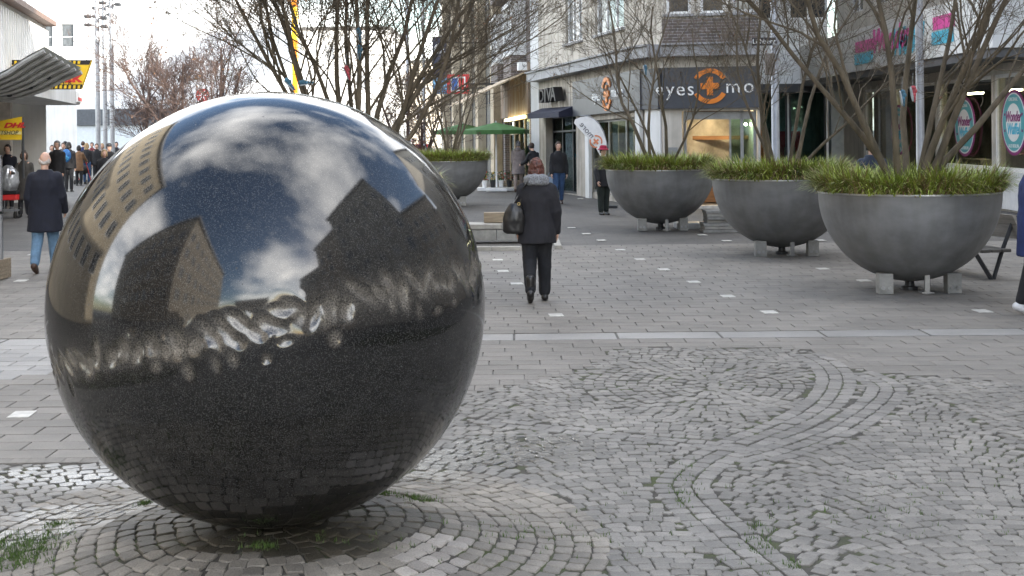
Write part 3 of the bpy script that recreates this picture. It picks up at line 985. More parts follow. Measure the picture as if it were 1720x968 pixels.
def window(f, h, parent, frame, pane, rec=0.14, cols=2, transom=None, fw=0.07, sill=None, n0=0.0, name='window'):
    s0, s1, z0, z1 = h
    mb = MB(); a, b_ = n0 - rec, n0 - rec + 0.06
    fbox(mb, f, s0, s0 + fw, z0, z1, a, b_); fbox(mb, f, s1 - fw, s1, z0, z1, a, b_)
    fbox(mb, f, s0 + fw, s1 - fw, z0, z0 + fw, a, b_); fbox(mb, f, s0 + fw, s1 - fw, z1 - fw, z1, a, b_)
    for c in range(1, cols):
        x = s0 + (s1 - s0) * c / cols
        fbox(mb, f, x - fw * .5, x + fw * .5, z0 + fw, z1 - fw, a, b_ - 0.004)
    if transom:
        z = z0 + (z1 - z0) * transom
        fbox(mb, f, s0 + fw, s1 - fw, z - fw * .4, z + fw * .4, a, b_ - 0.008)
    w = mb.build(name, frame, parent)
    mb = MB(); fbox(mb, f, s0 + fw * .5, s1 - fw * .5, z0 + fw * .5, z1 - fw * .5, a + 0.012, a + 0.022)
    mb.build('pane', pane, w)
    if sill:
        mb = MB(); fbox(mb, f, s0 - .08, s1 + .08, z0 - .07, z0 - .002, n0 - rec + .02, n0 + .1); mb.build('sill', sill, w)
    return w

M_PLASTER = mat('grey_plaster', (0.50, 0.455, 0.39), 0.9, var=0.12, scale=1.6, bump=0.15, bscale=30, streak=0.35)
M_PLASTER_L = mat('pale_plaster', (0.60, 0.56, 0.50), 0.85, var=0.08, scale=1.5, streak=0.2)
M_STAIN = mat('stained_panel', (0.42, 0.37, 0.31), 0.85, color2=(0.22, 0.12, 0.055), scale=1.6, stretch=(1.5, 1.5, 0.35), streak=0.25)
M_WHITE = mat('white_paint', (0.78, 0.78, 0.77), 0.45, var=0.04)
M_WHITE_R = mat('white_render', (0.72, 0.72, 0.71), 0.8, var=0.05, scale=1.0, streak=0.1)
M_PANE = mat('window_pane', (0.03, 0.036, 0.042), 0.04, var=0.2, spec=0.8, scale=1.5)
M_PANE_L = mat('curtained_pane', (0.34, 0.35, 0.34), 0.06, color2=(0.12, 0.13, 0.14), scale=1.3, spec=0.8, stretch=(3, 3, .4))
M_GLASS = glass_mat('shop_glass')
M_GLASS_T = glass_mat('teal_glass', (0.5, 0.66, 0.66), 0.4)
M_DARKMETAL = mat('dark_metal', (0.06, 0.062, 0.066), 0.45, metal=0.6, var=0.1)
M_GREYMETAL = mat('grey_metal', (0.3, 0.31, 0.32), 0.42, metal=0.7, var=0.08)
M_SIGN_DK = mat('slate_sign', (0.055, 0.06, 0.072), 0.4, var=0.06)
M_ORANGE = mat('orange_plastic', (0.75, 0.22, 0.02), 0.4, var=0.04)
M_SIGNW = mat('white_letter', (0.82, 0.82, 0.80), 0.4, var=0.02)
M_STONE = mat('sandstone', (0.46, 0.38, 0.27), 0.8, var=0.1, scale=2.0, streak=0.15)
M_LEDGE = mat('grey_ledge', (0.33, 0.33, 0.34), 0.6, var=0.1, scale=3, streak=0.2)
M_ROOF = mat('roof_felt', (0.12, 0.115, 0.11), 0.9, var=0.2)
M_INT = mat('shop_interior', (0.45, 0.41, 0.34), 0.8, var=0.3, scale=1.2)
M_INTW = mat('warm_wood', (0.33, 0.17, 0.07), 0.5, color2=(0.2, 0.1, 0.04), scale=3, stretch=(1, 1, 6))
M_INTD = mat('dark_interior', (0.24, 0.21, 0.19), 0.8, var=0.3, scale=1.5)
M_LAMP = mat('lit_lamp', (1.0, 0.82, 0.5), 0.5, var=0.0, emit=30.0)
M_TUBE = mat('lit_tube', (1.0, 0.85, 0.42), 0.5, var=0.0, emit=2.2)
M_NAVY = mat('navy_canvas', (0.012, 0.014, 0.035), 0.8, var=0.1)
M_PINK = mat('pink_print', (0.72, 0.10, 0.36), 0.5, var=0.08)
M_CYAN = mat('cyan_print', (0.10, 0.52, 0.70), 0.5, var=0.1)
M_TEAL = mat('teal_print', (0.12, 0.42, 0.45), 0.4, var=0.05)
M_PURP = mat('plum_print', (0.26, 0.04, 0.17), 0.4, var=0.1)
M_RED = mat('red_print', (0.62, 0.03, 0.03), 0.45, var=0.08)
M_YEL = mat('yellow_print', (0.80, 0.52, 0.02), 0.45, var=0.04)
M_BLK = mat('black_print', (0.015, 0.013, 0.012), 0.5, var=0.1)
M_BLUE = mat('blue_print', (0.05, 0.16, 0.5), 0.45, var=0.1)

def brick_mat():
    m = mat('dark_brick', (0.1, 0.085, 0.08), 0.85, var=0.2)
    nt = m.node_tree; b = nt.nodes['Principled BSDF']
    t = nt.nodes.new('ShaderNodeTexCoord')
    mp = nt.nodes.new('ShaderNodeMapping'); mp.inputs['Rotation'].default_value = (rad(90), 0, 0)
    nt.links.new(t.outputs['Object'], mp.inputs['Vector'])
    br = nt.nodes.new('ShaderNodeTexBrick'); br.inputs['Scale'].default_value = 1
    br.inputs['Brick Width'].default_value = 0.24; br.inputs['Row Height'].default_value = 0.075; br.inputs['Mortar Size'].default_value = 0.007
    br.inputs['Color1'].default_value = (0.09, 0.078, 0.075, 1); br.inputs['Color2'].default_value = (0.15, 0.115, 0.105, 1)
    br.inputs['Mortar'].default_value = (0.27, 0.26, 0.25, 1)
    nt.links.new(mp.outputs[0], br.inputs['Vector']); nt.links.new(br.outputs['Color'], b.inputs['Base Color'])
    bp = nt.nodes.new('ShaderNodeBump'); bp.inputs['Strength'].default_value = 0.6; bp.inputs['Distance'].default_value = 0.01
    nt.links.new(br.outputs['Fac'], bp.inputs['Height']); bp.invert = True
    nt.links.new(bp.outputs[0], b.inputs['Normal'])
    return m
M_BRICK = brick_mat()

def ring_plus(mb, f, s_, z, n, r, sx, mi):
    """the ring broken at both sides with a plus inside"""
    for half in (0, 1):
        for k_ in range(12):
            a0 = rad(28 + half * 180 + k_ * 124 / 12); a1 = rad(28 + half * 180 + (k_ + 1) * 124 / 12)
            q = []
            for a, rr in ((a0, r), (a1, r), (a1, r * .74), (a0, r * .74)):
                q.append((s_ + sx * rr * math.cos(a), z + rr * math.sin(a)))
            lo = [f.P(a, b_, n) for a, b_ in q]; hi = [f.P(a, b_, n + .03) for a, b_ in q]
            mb.add(lo + hi, [(3, 2, 1, 0), (4, 5, 6, 7), (0, 1, 5, 4), (1, 2, 6, 5), (2, 3, 7, 6), (3, 0, 4, 7)], mi)
    w = r * .17; l = r * .52
    fbox(mb, f, s_ - w * sx, s_ + w * sx, z - l, z + l, n, n + .03, mi)
    fbox(mb, f, s_ - l * sx, s_ - w * sx, z - w, z + w, n, n + .03, mi)
    fbox(mb, f, s_ + w * sx, s_ + l * sx, z - w, z + w, n, n + .03, mi)
def ftext(mb, f, txt, s_, z, n, size, mi=0, depth=0.03, flip=1, **k):
    ex = f.d.copy()
    # reading direction: to the viewer's right
    if f.d.cross(Vector((0, 0, 1))).dot(f.n) < 0: ex = -ex
    put_text(mb, txt, f.P(s_, z, n + depth / 2), ex * flip, Vector((0, 0, 1)), size, depth, mi, **k)

# ---- grey corner building with the slate shop sign -------------------------
S_far = W(906, 300, 45.0); S_near = W(1086, 300, 34.4)
fS = Fac((S_far.x, S_far.y), (S_near.x, S_near.y), k=-0.016, y0=34)
c1 = W(1114, 300, 33.5); c2 = W(1278, 300, 33.0)
fK = Fac((S_near.x, S_near.y), (c1.x, c1.y), k=0.0)
fC = Fac((c1.x, c1.y), (c2.x, c2.y), k=0.0)
fE = Fac((c2.x, c2.y), (c2.x + .3, 46.0), k=0.0)
H1 = 14.5
bld = empty('corner_building', (S_near.x, S_near.y, 0), 'grey plastered corner building with slate grey eyes and more shop sign', 'building')
holes = []; wins = []
def px_hole(f, u0, u1, v0, v1, n=0.0):
    um = (u0 + u1) / 2
    a = f.hit(u0, (v0 + v1) / 2, n)[0]; b_ = f.hit(u1, (v0 + v1) / 2, n)[0]
    z1 = f.hit(um, v0, n)[1]; z0 = f.hit(um, v1, n)[1]
    return (min(a, b_), max(a, b_), z0, z1)
w1 = px_hole(fS, 950, 978, 0, 71); w1 = (w1[0], w1[1], w1[2], w1[2] + 1.75)
w2 = px_hole(fS, 999, 1048, 0, 57); w2 = (w2[0], w2[1], w1[2], w1[2] + 1.75)
up = []
for k_ in range(3):
    for w in (w1, w2):
        up.append((w[0], w[1], w[2] + 3.1 * k_, w[3] + 3.1 * k_))
diva = px_hole(fS, 917, 968, 194, 316); diva = (diva[0], diva[1], 0.12, diva[3])
shop = px_hole(fS, 986, 1072, 200, 322); shop = (shop[0], shop[1], 0.25, shop[3])
wall_mb(fS, 0, fS.L, -0.05, H1, up + [diva, shop], 0.35).build('wall', M_PLASTER, bld)
for h in up: window(fS, h, bld, M_WHITE, M_PANE_L, cols=2 if h[1] - h[0] < 1.5 else 3, sill=M_LEDGE)
# rounded-off corner and the face towards the square
wall_mb(fK, 0, fK.L, -0.05, H1, [], 0.3).build('corner_wall', M_PLASTER, bld)
ent = px_hole(fC, 1146, 1270, 186, 340); ent = (ent[0], fC.L - 0.08, 0.06, ent[3])
cw = []
for k_ in range(3):
    z = fC.hit(1200, 22)[1] + 3.1 * k_
    for a in (0.12, 0.98, 1.80): cw.append((a, a + .62, z, z + 1.7))
wall_mb(fC, 0, fC.L, -0.05, H1, [ent] + cw, 0.35).build('front_wall', M_PLASTER_L, bld)
for h in cw: window(fC, h, bld, M_WHITE, M_PANE, cols=1, sill=M_LEDGE)
wall_mb(fE, 0, fE.L, -0.05, H1, [], 0.3).build('side_wall', M_PLASTER_L, bld)
zb0, zb1 = fC.hit(1200, 73)[1], fC.hit(1200, 27)[1]
for k_ in range(3):
    mb = MB(); fbox(mb, fC, 0.02, fC.L - .02, zb0 + 3.1 * k_, zb1 + 3.1 * k_ - .05, 0.004, 0.09)
    mb.build('brick_band', M_BRICK, bld)
mb = MB(); roofp = [fS.P(0, H1), fS.P(fS.L, H1), fC.P(0, H1), fC.P(fC.L, H1), fE.P(fE.L, H1)]
mb.prism([(p.x, p.y, H1 + .3) for p in roofp], (0, 0, .35)); mb.build('roof', M_ROOF, bld)
# ledge over the shops
zl = fS.hit(1000, 117)[1]
mb = MB()
for f, a, b_ in ((fS, 0.0, fS.L), (fK, 0, fK.L), (fC, 0.0, fC.L)):
    fbox(mb, f, a, b_, zl - .02, zl + .26, 0.003, 0.42); fbox(mb, f, a, b_, zl + .262, zl + .31, 0.003, 0.50)
mb.build('ledge', M_LEDGE, bld)
# slate sign panels
sg0, sg1 = fS.hit(970, 170)[0], fS.L
zt, zbm = fS.hit(970, 138)[1], fS.hit(970, 196)[1]
zt = min(zt, zl - 0.05)
mb = MB(); fbox(mb, fS, sg0, sg1, zbm, zt, 0.02, 0.16)
zC1, zC0 = fC.hit(1190, 113)[1], fC.hit(1190, 182)[1]
zC1 = min(zC1, zl - .05)
fbox(mb, fK, 0.0, fK.L, zC0, zC1, 0.02, 0.13); fbox(mb, fC, 0.0, fC.L, zC0, zC1, 0.02, 0.13)
sign = mb.build('shop_sign', M_SIGN_DK, bld)
mb = MB()
zm = (zbm + zt) / 2
def s_at(f, u, v=160): return f.hit(u, v)[0]
ftext(mb, fS, 'eyes', (s_at(fS, 1003) + s_at(fS, 1021)) / 2, fS.hit(1012, 162)[1], 0.165, .44, 0, sx=1.1)
mb.build('lettering', M_SIGNW, sign); mb = MB()
ftext(mb, fS, 'more', (s_at(fS, 1036) + s_at(fS, 1058)) / 2, fS.hit(1047, 155)[1], 0.165, .44, 0, sx=1.1)
mb.build('lettering', M_SIGNW, sign); mb = MB()
ftext(mb, fC, 'eyes', fC.hit(1134, 152)[0], fC.hit(1134, 151)[1], 0.135, .50, 0, spacing=1.15)
mb.build('lettering', M_SIGNW, sign); mb = MB()
ftext(mb, fC, 'mo', fC.hit(1243, 148)[0], fC.hit(1243, 146)[1], 0.135, .50, 0, spacing=1.25)
mb.build('lettering', M_SIGNW, sign)
mb = MB(); ring_plus(mb, fS, s_at(fS, 1028.5), fS.hit(1028, 158)[1], 0.165, 0.48, .95, 0); mb.build('ring_and_plus_emblem', M_ORANGE, sign)
mb = MB()
zr = fC.hit(1193, 145)[1]
ring_plus(mb, fC, fC.hit(1193, 145)[0], zr, 0.135, 0.45, 1.0, 0)
mb.build('ring_and_plus_emblem', M_ORANGE, sign)
# optician window on the street face
window(fS, shop, bld, M_GREYMETAL, M_GLASS, rec=0.25, cols=3, fw=0.06, name='shop_window')
for u in (992, 1078):
    mb = MB(); a = fS.hit(u, 260)[0]; fbox(mb, fS, a - .18, a + .18, 0, zbm - .01, 0.02, 0.12); mb.build('pilaster', M_WHITE_R, bld)
mb = MB(); a = fK.L; fbox(mb, fK, .05, a - .05, 0, zC0 - .01, 0.01, .05); mb.build('pilaster', M_WHITE_R, bld)
def room(f, h, dep, parent, back, floor=M_INTD, n0=-0.4):
    mb = MB(); s0, s1, z0, z1 = h; a, b_ = n0, n0 - dep
    s0 -= .15; s1 += .15; z0 -= .03; z1 += .12
    mb.quad(f.P(s0, z0, b_), f.P(s1, z0, b_), f.P(s1, z1, b_), f.P(s0, z1, b_), 0)
    mb.quad(f.P(s0, z0, a), f.P(s1, z0, a), f.P(s1, z0, b_), f.P(s0, z0, b_), 1)
    mb.quad(f.P(s0, z1, a), f.P(s1, z1, a), f.P(s1, z1, b_), f.P(s0, z1, b_), 1)
    mb.quad(f.P(s0, z0, a), f.P(s0, z1, a), f.P(s0, z1, b_), f.P(s0, z0, b_), 0)
    mb.quad(f.P(s1, z0, a), f.P(s1, z1, a), f.P(s1, z1, b_), f.P(s1, z0, b_), 0)
    return mb.build('interior', [back, floor], parent)
room(fS, shop, 2.5, bld, M_INT)
mb = MB()
for u, w, z0, z1 in ((1003, .5, .9, 2.6), (1029, .35, .8, 2.4), (1052, .4, .7, 2.3)):
    a = fS.hit(u, 260)[0]; fbox(mb, fS, a - w / 2, a + w / 2, z0, z1, -.6, -.57)
mb.build('poster', M_WHITE, bld)
mb = MB()
for u in (1030, 1046, 1062):
    a = fS.hit(u, 200)[0]; fbox(mb, fS, a - .1, a + .1, shop[3] - .03, shop[3], -1.2, -1.0)
mb.build('ceiling_lamp_and_fill', M_LAMP, bld)
# entrance on the corner front
room(fC, ent, 3.0, bld, M_INTW)
mb = MB()
for k_ in range(4):
    z = ent[2] + .35 + .38 * k_; fbox(mb, fC, .75, 2.0, z, z + .05, -3.2, -2.7)
fbox(mb, fC, .7, 1.5, ent[2], .95, -2.2, -1.6); fbox(mb, fC, .68, 1.55, .96, 1.0, -2.25, -1.55)
fbox(mb, fC, .55, 2.2, ent[3] - .75, ent[3] - .65, -2.0, -1.9)
mb.build('shelf', M_INTW, bld)
mb = MB()
for a in (1.05, 1.9): mb.ell(fC.P(a, ent[3] - .1, -1.0), (.12, .12, .05))
for a in (2.05, 2.2, 2.32): mb.ell(fC.P(a, ent[3] - .35, -1.4), (.04, .04, .04))
mb.build('spot_lamp', M_LAMP, bld)
mb = MB()
fbox(mb, fC, ent[0] + .02, ent[0] + .1, ent[2], ent[3], -.3, -.2); fbox(mb, fC, ent[1] - .1, ent[1] - .02, ent[2], ent[3], -.3, -.2)
xm = fC.hit(1246, 250)[0]; fbox(mb, fC, xm - .04, xm + .04, ent[2], ent[3], -.3, -.22)
xm2 = fC.hit(1226, 250)[0]; fbox(mb, fC, xm2 - .025, xm2 + .025, ent[2], ent[3] - .2, -.3, -.25)
fbox(mb, fC, ent[0] + .1, ent[1] - .1, ent[3] - .22, ent[3] - .02, -.3, -.22)
ef = mb.build('entrance_frame', M_GREYMETAL, bld)
mb = MB(); fbox(mb, fC, xm2, ent[1] - .1, ent[2], ent[3] - .22, -.27, -.26); mb.build('pane', M_GLASS_T, ef)
mb = MB()
for z in (.95, 1.05, 1.13): fbox(mb, fC, xm2 + .05, ent[1] - .12, z, z + .035, -.255, -.253)
mb.build('frosted_stripe', M_WHITE, ef)
mb = MB(); fbox(mb, fC, .12, .38, .75, 1.55, .01, .05); mb.build('notice_case', M_GREYMETAL, bld)
# the fashion shop beside it: block letters, navy awning, glass front
a0, a1 = fS.hit(925, 160)[0], fS.hit(952, 160)[0]
for k_, ch in enumerate('DIVA'):
    mb = MB(); ftext(mb, fS, ch, a0 + (a1 - a0) * (k_ + .5) / 4, fS.hit(938, 161)[1], 0.10, .62, 0, depth=.30, bold=.012, sx=1.5 if ch != 'I' else 2.2)
    mb.build('block_letter', M_BLK, bld)
mb = MB(); zt2 = diva[3]
mb.prism([fS.P(diva[0] - .3, zt2 + .30, .05), fS.P(diva[0] - .3, zt2 + .12, .55), fS.P(diva[0] - .3, zt2 - .05, .55), fS.P(diva[0] - .3, zt2 - .02, .05)], fS.d * (diva[1] - diva[0] + .3))
mb.build('awning', M_NAVY, bld)
window(fS, diva, bld, M_DARKMETAL, M_GLASS, rec=.3, cols=3, transom=.8, fw=.07, name='shop_window')
room(fS, diva, 2.5, bld, M_INT)
mb = MB()
r5 = random.Random(3)
for k_ in range(9):
    a = r5.uniform(diva[0] + .3, diva[1] - .3); z = r5.uniform(.2, .9)
    fbox(mb, fS, a - .22, a + .22, z, z + r5.uniform(.5, .9), -.95 - .02 * k_, -.9 - .02 * k_, k_ % 4)
mb.build('displayed_clothes', [M_BLUE, M_PINK, M_CYAN, M_YEL], bld)

# ---- brick bay building with the stained shop panel -----------------------
f2 = Fac((W(846, 300, 53.5).x, 53.5), (W(893, 300, 45.2).x, 45.2), k=-0.016, y0=34)
b2 = empty('bay_window_building', (f2.p1.x, f2.p1.y, 0), 'dark brick building with white bay windows above the stained shop panel and awning', 'building')
p2h = px_hole(f2, 846, 890, 192, 318); p2h = (0.6, f2.L - .25, .1, f2.hit(868, 196)[1])
bw = px_hole(f2, 858, 888, 28, 98)
uph = [(1.0, 2.6, bw[2] + 3.2 * k_, bw[2] + 1.75 + 3.2 * k_) for k_ in range(3)] + [(5.4, 7.0, bw[2] + 3.2 * k_, bw[2] + 1.75 + 3.2 * k_) for k_ in range(3)]
wall_mb(f2, 0, f2.L, -.05, 14, [p2h], .3).build('wall', M_BRICK, b2)
# the bays stand proud of the wall
for k_, h in enumerate(uph):
    mb = MB(); zb = h[2] - .75
    fbox(mb, f2, h[0] - .35, h[1] + .35, zb, h[2] - .02, .004, .55)
    bay = mb.build('bay', M_BRICK, b2)
    mb = MB(); fbox(mb, f2, h[0] - .4, h[1] + .4, h[2] - .018, h[2] + .08, .004, .6); fbox(mb, f2, h[0] - .4, h[1] + .4, h[3], h[3] + .14, .004, .6)
    fbox(mb, f2, h[0] - .35, h[0] - .1, h[2] + .08, h[3], .004, .55); fbox(mb, f2, h[1] + .1, h[1] + .35, h[2] + .08, h[3], .004, .55)
    mb.build('bay_frame', M_WHITE_R, bay)
    window(f2, (h[0] - .1, h[1] + .1, h[2] + .08, h[3]), b2, M_WHITE, M_PANE_L, rec=.1, cols=3, n0=.5)
fr2 = Fac((f2.p1.x, f2.p1.y), (fS.p0.x + .02, fS.p0.y - .05), k=0)
wall_mb(fr2, 0, fr2.L, -.05, 14, [], .2).build('return_wall', M_WHITE_R, b2)
mb = MB(); fbox(mb, f2, -.1, f2.L, 14, 14.4, -8, .5); mb.build('roof', M_ROOF, b2)
zp0, zp1 = f2.hit(878, 193)[1], f2.hit(880, 133)[1]
mb = MB(); fbox(mb, f2, 0.1, f2.L - .02, zp0, zp1 + .5, .01, .10); mb.build('stained_panel', M_STAIN, b2)
mb = MB(); fbox(mb, f2, 2.5, f2.L - .4, zp0 - .16, zp0 - .06, .12, .24); mb.build('light_tube', M_TUBE, b2)
window(f2, p2h, b2, M_STONE, M_GLASS, rec=.25, cols=5, transom=.78, fw=.12, name='shop_window')
room(f2, p2h, 2.5, b2, mat('yellowish_interior', (0.5, 0.42, 0.22), .8, var=.2))
mb = MB()
za1 = f2.hit(888, 114)[1]
pa = [f2.P(1.0, za1, .12), f2.P(1.0, za1 - 1.05, 2.3), f2.P(1.0, za1 - 1.10, 2.3), f2.P(1.0, za1 - .06, .12)]
mb.prism(pa, f2.d * (f2.L - 1.3))
aw = mb.build('awning', mat('cream_canvas', (0.58, 0.46, 0.32), .85, var=.1, scale=3, streak=.3), b2)
mb = MB(); fbox(mb, f2, f2.L - .5, f2.L - .15, za1 - .1, za1 + .18, .05, .4); mb.build('awning_box', M_WHITE, aw)

# ---- modern building with sandstone piers ---------------------------------
f3 = Fac((W(742, 300, 80).x, 80), (W(846, 300, 53.6).x, 53.6))
b3 = empty('sandstone_pier_building', (f3.p1.x, f3.p1.y, 0), 'tall building with beige sandstone piers and narrow glass bays beyond the green parasols', 'building')
wall_mb(f3, 0, f3.L, -.05, 16, [], .3).build('wall', M_PANE_L, b3)
mb = MB()
for k_ in range(9):
    a = f3.L - .5 - k_ * 5.2
    if a < .3: break
    mb = MB(); fbox(mb, f3, a - .55, a + .45, -.05, 16, .02, .38); mb.build('pier', M_STONE, b3)
    for q in range(4):
        mb = MB(); z = 3.2 + q * 3.2
        for s_ in (a - 3.6, a - 2.6, a - 1.6): fbox(mb, f3, s_ - .03, s_ + .03, z, z + 1.1, .1, .16)
        fbox(mb, f3, a - 4.2, a - .8, z + 1.1, z + 1.16, .08, .18)
        mb.build('window_rail', M_DARKMETAL, b3)
mb = MB(); fbox(mb, f3, 0, f3.L, 16, 16.4, -8, .5); mb.build('roof', M_ROOF, b3)

# ---- waffle shop with the white fascia ------------------------------------
XW = 11.7
fW = Fac((XW, 27.5), (XW, 47.0))
b4 = empty('waffle_shop_building', (XW, 27.5, 0), 'pale building with waffle shop windows carrying round teal logos and white fascia', 'building')
def sW(u): return XW * F / (u - U0) - 27.5
holes4 = []
mul = [0.25] + sorted([sW(1572), sW(1667)]) + [sW(1500), sW(1440)]
mul = [0.3, sW(1667), sW(1572), sW(1500), sW(1450)]
for i in range(len(mul) - 1): holes4.append((mul[i] + .06, mul[i + 1] - .06, .93 if i < 2 else .08, 3.25))
wh = [(1.0 + 3 * q, 2.6 + 3 * q, 5.9 + 3.1 * k_, 7.5 + 3.1 * k_) for q in range(6) for k_ in range(4)]
wall_mb(fW, 0, fW.L, -.05, 18.5, holes4 + wh, .3).build('wall', M_PLASTER_L, b4)
for h in wh: window(fW, h, b4, M_WHITE, M_PANE, cols=2)
for h in holes4: window(fW, h, b4, M_WHITE, M_GLASS, rec=.12, cols=1, fw=.09, name='shop_window')
room(fW, (mul[0], mul[-1], .05, 3.4), 3.5, b4, M_INTD)
mb = MB()
for a, z, w, h in ((3.2, .05, 1.6, 1.1), (6.0, .05, 2.2, 1.2), (10, .05, 1.5, 1.0)):
    fbox(mb, fW, a, a + w, z, z + h, -2.4, -1.7)
mb.build('counter', mat('counter_front', (0.3, 0.27, 0.25), .5, var=.3), b4)
mb = MB()
for a, z in ((5.6, 1.9), (9.4, 1.5)): fbox(mb, fW, a, a + 1.0, z, z + .35, -3.3, -3.2)
mb.build('pink_board', M_PINK, b4)
mb = MB()
for a in (1.8, 4.4, 7.6, 10.5): fbox(mb, fW, a, a + 1.1, 2.95, 3.0, -2.0, -1.8)  # glowing strips added to brighten the dark shop interior
mb.build('ceiling_lamp_and_fill', M_LAMP, b4)
for k_, (u, v) in enumerate(((1703, 206), (1620, 213), (1509, 219))):
    a = sW(u); z = fW.hit(u, v)[1]
    r_ = .70
    mb = MB()
    def disc(rr, n0, n1, mi):
        lo = []; hi = []
        for q in range(40):
            an = 2 * math.pi * q / 40; lo.append(fW.P(a + rr * math.cos(an), z + rr * math.sin(an), n0)); hi.append(fW.P(a + rr * math.cos(an), z + rr * math.sin(an), n1))
        mb.add(lo + hi, [tuple(range(40, 80)), tuple(range(39, -1, -1))] + [(q, (q + 1) % 40, 40 + (q + 1) % 40, 40 + q) for q in range(40)], mi)
    disc(r_ + .07, -.02, .000, 3); disc(r_, -.02, .005, 1); disc(r_ * .95, -.02, .009, 0); disc(r_ * .64, -.02, .013, 1)
    ftext(mb, fW, 'Wonder', a, z + .13, .014, .34, 3, depth=.006, shear=.25, sx=.8, bold=.008)
    ftext(mb, fW, 'Waffel', a, z - .16, .014, .36, 2, depth=.006, shear=.25, sx=.8, bold=.008)
    for dz, tx in ((.54, 'ORIGINAL'), (-.55, 'AUS BERLIN')):
        ftext(mb, fW, tx, a, z + dz, .010, .12, 1, depth=.005)
    for an in (20, 160, 200, 340): disc_c = fW.P(a + r_ * .8 * math.cos(rad(an)), z + r_ * .8 * math.sin(rad(an)), .012); mb.box(disc_c, (.012, .06, .06), 3)
    mb.build('round_logo', [M_TEAL, M_SIGNW, M_CYAN, M_PURP], b4)
# white fascia canopy over the windows, with its soffit
fF = Fac((10.45, 28.2), (10.45, 47.0))
mb = MB(); fbox(mb, fF, 0, fF.L, 3.70, 4.95, 0, .08); fbox(mb, fF, 0, .1, 3.70, 4.95, -1.24, 0)
fas = mb.build('fascia', M_WHITE_R, b4)
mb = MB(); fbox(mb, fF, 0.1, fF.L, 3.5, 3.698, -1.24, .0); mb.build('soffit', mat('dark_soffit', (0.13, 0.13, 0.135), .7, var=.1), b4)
def fas_z(v, u): return fF.hit(u, v)[1]
def fas_s(u): return 10.45 * F / (u - U0) - 28.2
for u0, u1, zc_ in ((1444, 1474, 4.22), (1576, 1612, 4.34)):
    a, b_ = sorted((fas_s(u0), fas_s(u1)))
    mb = MB(); fbox(mb, fF, a, b_, zc_ + .02, zc_ + .34, .085, .11, 0); mb.build('stripe_print', M_PINK, fas)
    mb = MB(); fbox(mb, fF, a + .1, b_ + .1, zc_ - .34, zc_ - .02, .085, .11, 0); mb.build('stripe_print', M_CYAN, fas)
mb = MB()
ftext(mb, fF, 'Wonder', fas_s(1502), 4.42, .09, .9, 0, depth=.02, shear=.3, sx=1.15, bold=.03)
ftext(mb, fF, 'Waffel', fas_s(1530), 4.25, .09, 1.0, 1, depth=.02, shear=.3, sx=1.0, bold=.03)
mb.build('lettering', [M_PINK, M_CYAN], fas)
# ribbed white panels under the first windows, column at the far end
for i in range(2):
    h = holes4[i]; mb = MB()
    n = int((h[1] - h[0]) / .12)
    fbox(mb, fW, h[0], h[1], .04, .80, .02, .06)
    for q in range(n): fbox(mb, fW, h[0] + q * .12, h[0] + q * .12 + .06, .80, .93, .02, .07)
    mb.build('ribbed_panel', M_WHITE, b4)
mb = MB(); cpos = W(1405, 268, 44.0)
mb.box((cpos.x, 44.0, 1.8), (.42, .42, 3.7)); mb.build('column', M_GREYMETAL, b4)
mb = MB(); fbox(mb, fW, 0, fW.L, 18.5, 18.9, -9, .3); mb.build('roof', M_ROOF, b4)
mb = MB(); mb.quad((XW, 27.5, -.05), (XW + 9, 27.5, -.05), (XW + 9, 27.5, 18.5), (XW, 27.5, 18.5)); mb.build('side_wall', M_PLASTER_L, b4)

# ---- glazed shop at the end of the side lane ------------------------------
fG = Fac((5.6, 48.0), (11.6, 48.0))
b5 = empty('glazed_shop_building', (5.6, 48, 0), 'glass fronted shop with white fascia at the back between the two corner shops', 'building')
gh = [(.3 + 1.42 * q, 1.66 + 1.42 * q, .1, 3.55) for q in range(4)]
uh = [(.6 + 2 * q, 2.0 + 2 * q, 6.0 + 3 * k_, 7.6 + 3 * k_) for q in range(3) for k_ in range(2)]
wall_mb(fG, 0, fG.L, -.05, 12, gh + uh, .25).build('wall', M_WHITE_R, b5)
for h in gh: window(fG, h, b5, M_DARKMETAL, M_GLASS_T, cols=1, rec=.1, name='shop_window')
for h in uh: window(fG, h, b5, M_WHITE, M_PANE, cols=2)
room(fG, (.2, 6.0, .1, 3.5), 3, b5, M_INT)
mb = MB(); fbox(mb, fG, 0, fG.L, 3.62, 4.9, .02, .25); mb.build('fascia', M_WHITE, b5)
mb = MB(); fbox(mb, fG, 0, fG.L, 3.3, 3.6, .02, 1.2); mb.build('canopy', M_DARKMETAL, b5)
mb = MB(); fbox(mb, fG, 4.3, 5.2, .2, 1.9, -1.2, -1.1, 0); fbox(mb, fG, 4.6, 5.0, .6, 1.3, -1.09, -1.05, 1)
mb.build('display_board', [M_RED, mat('peach_print', (.7, .35, .22), .5)], b5)
mb = MB(); fbox(mb, fG, 0, fG.L, 12, 12.4, -8, .2); mb.build('roof', M_ROOF, b5)

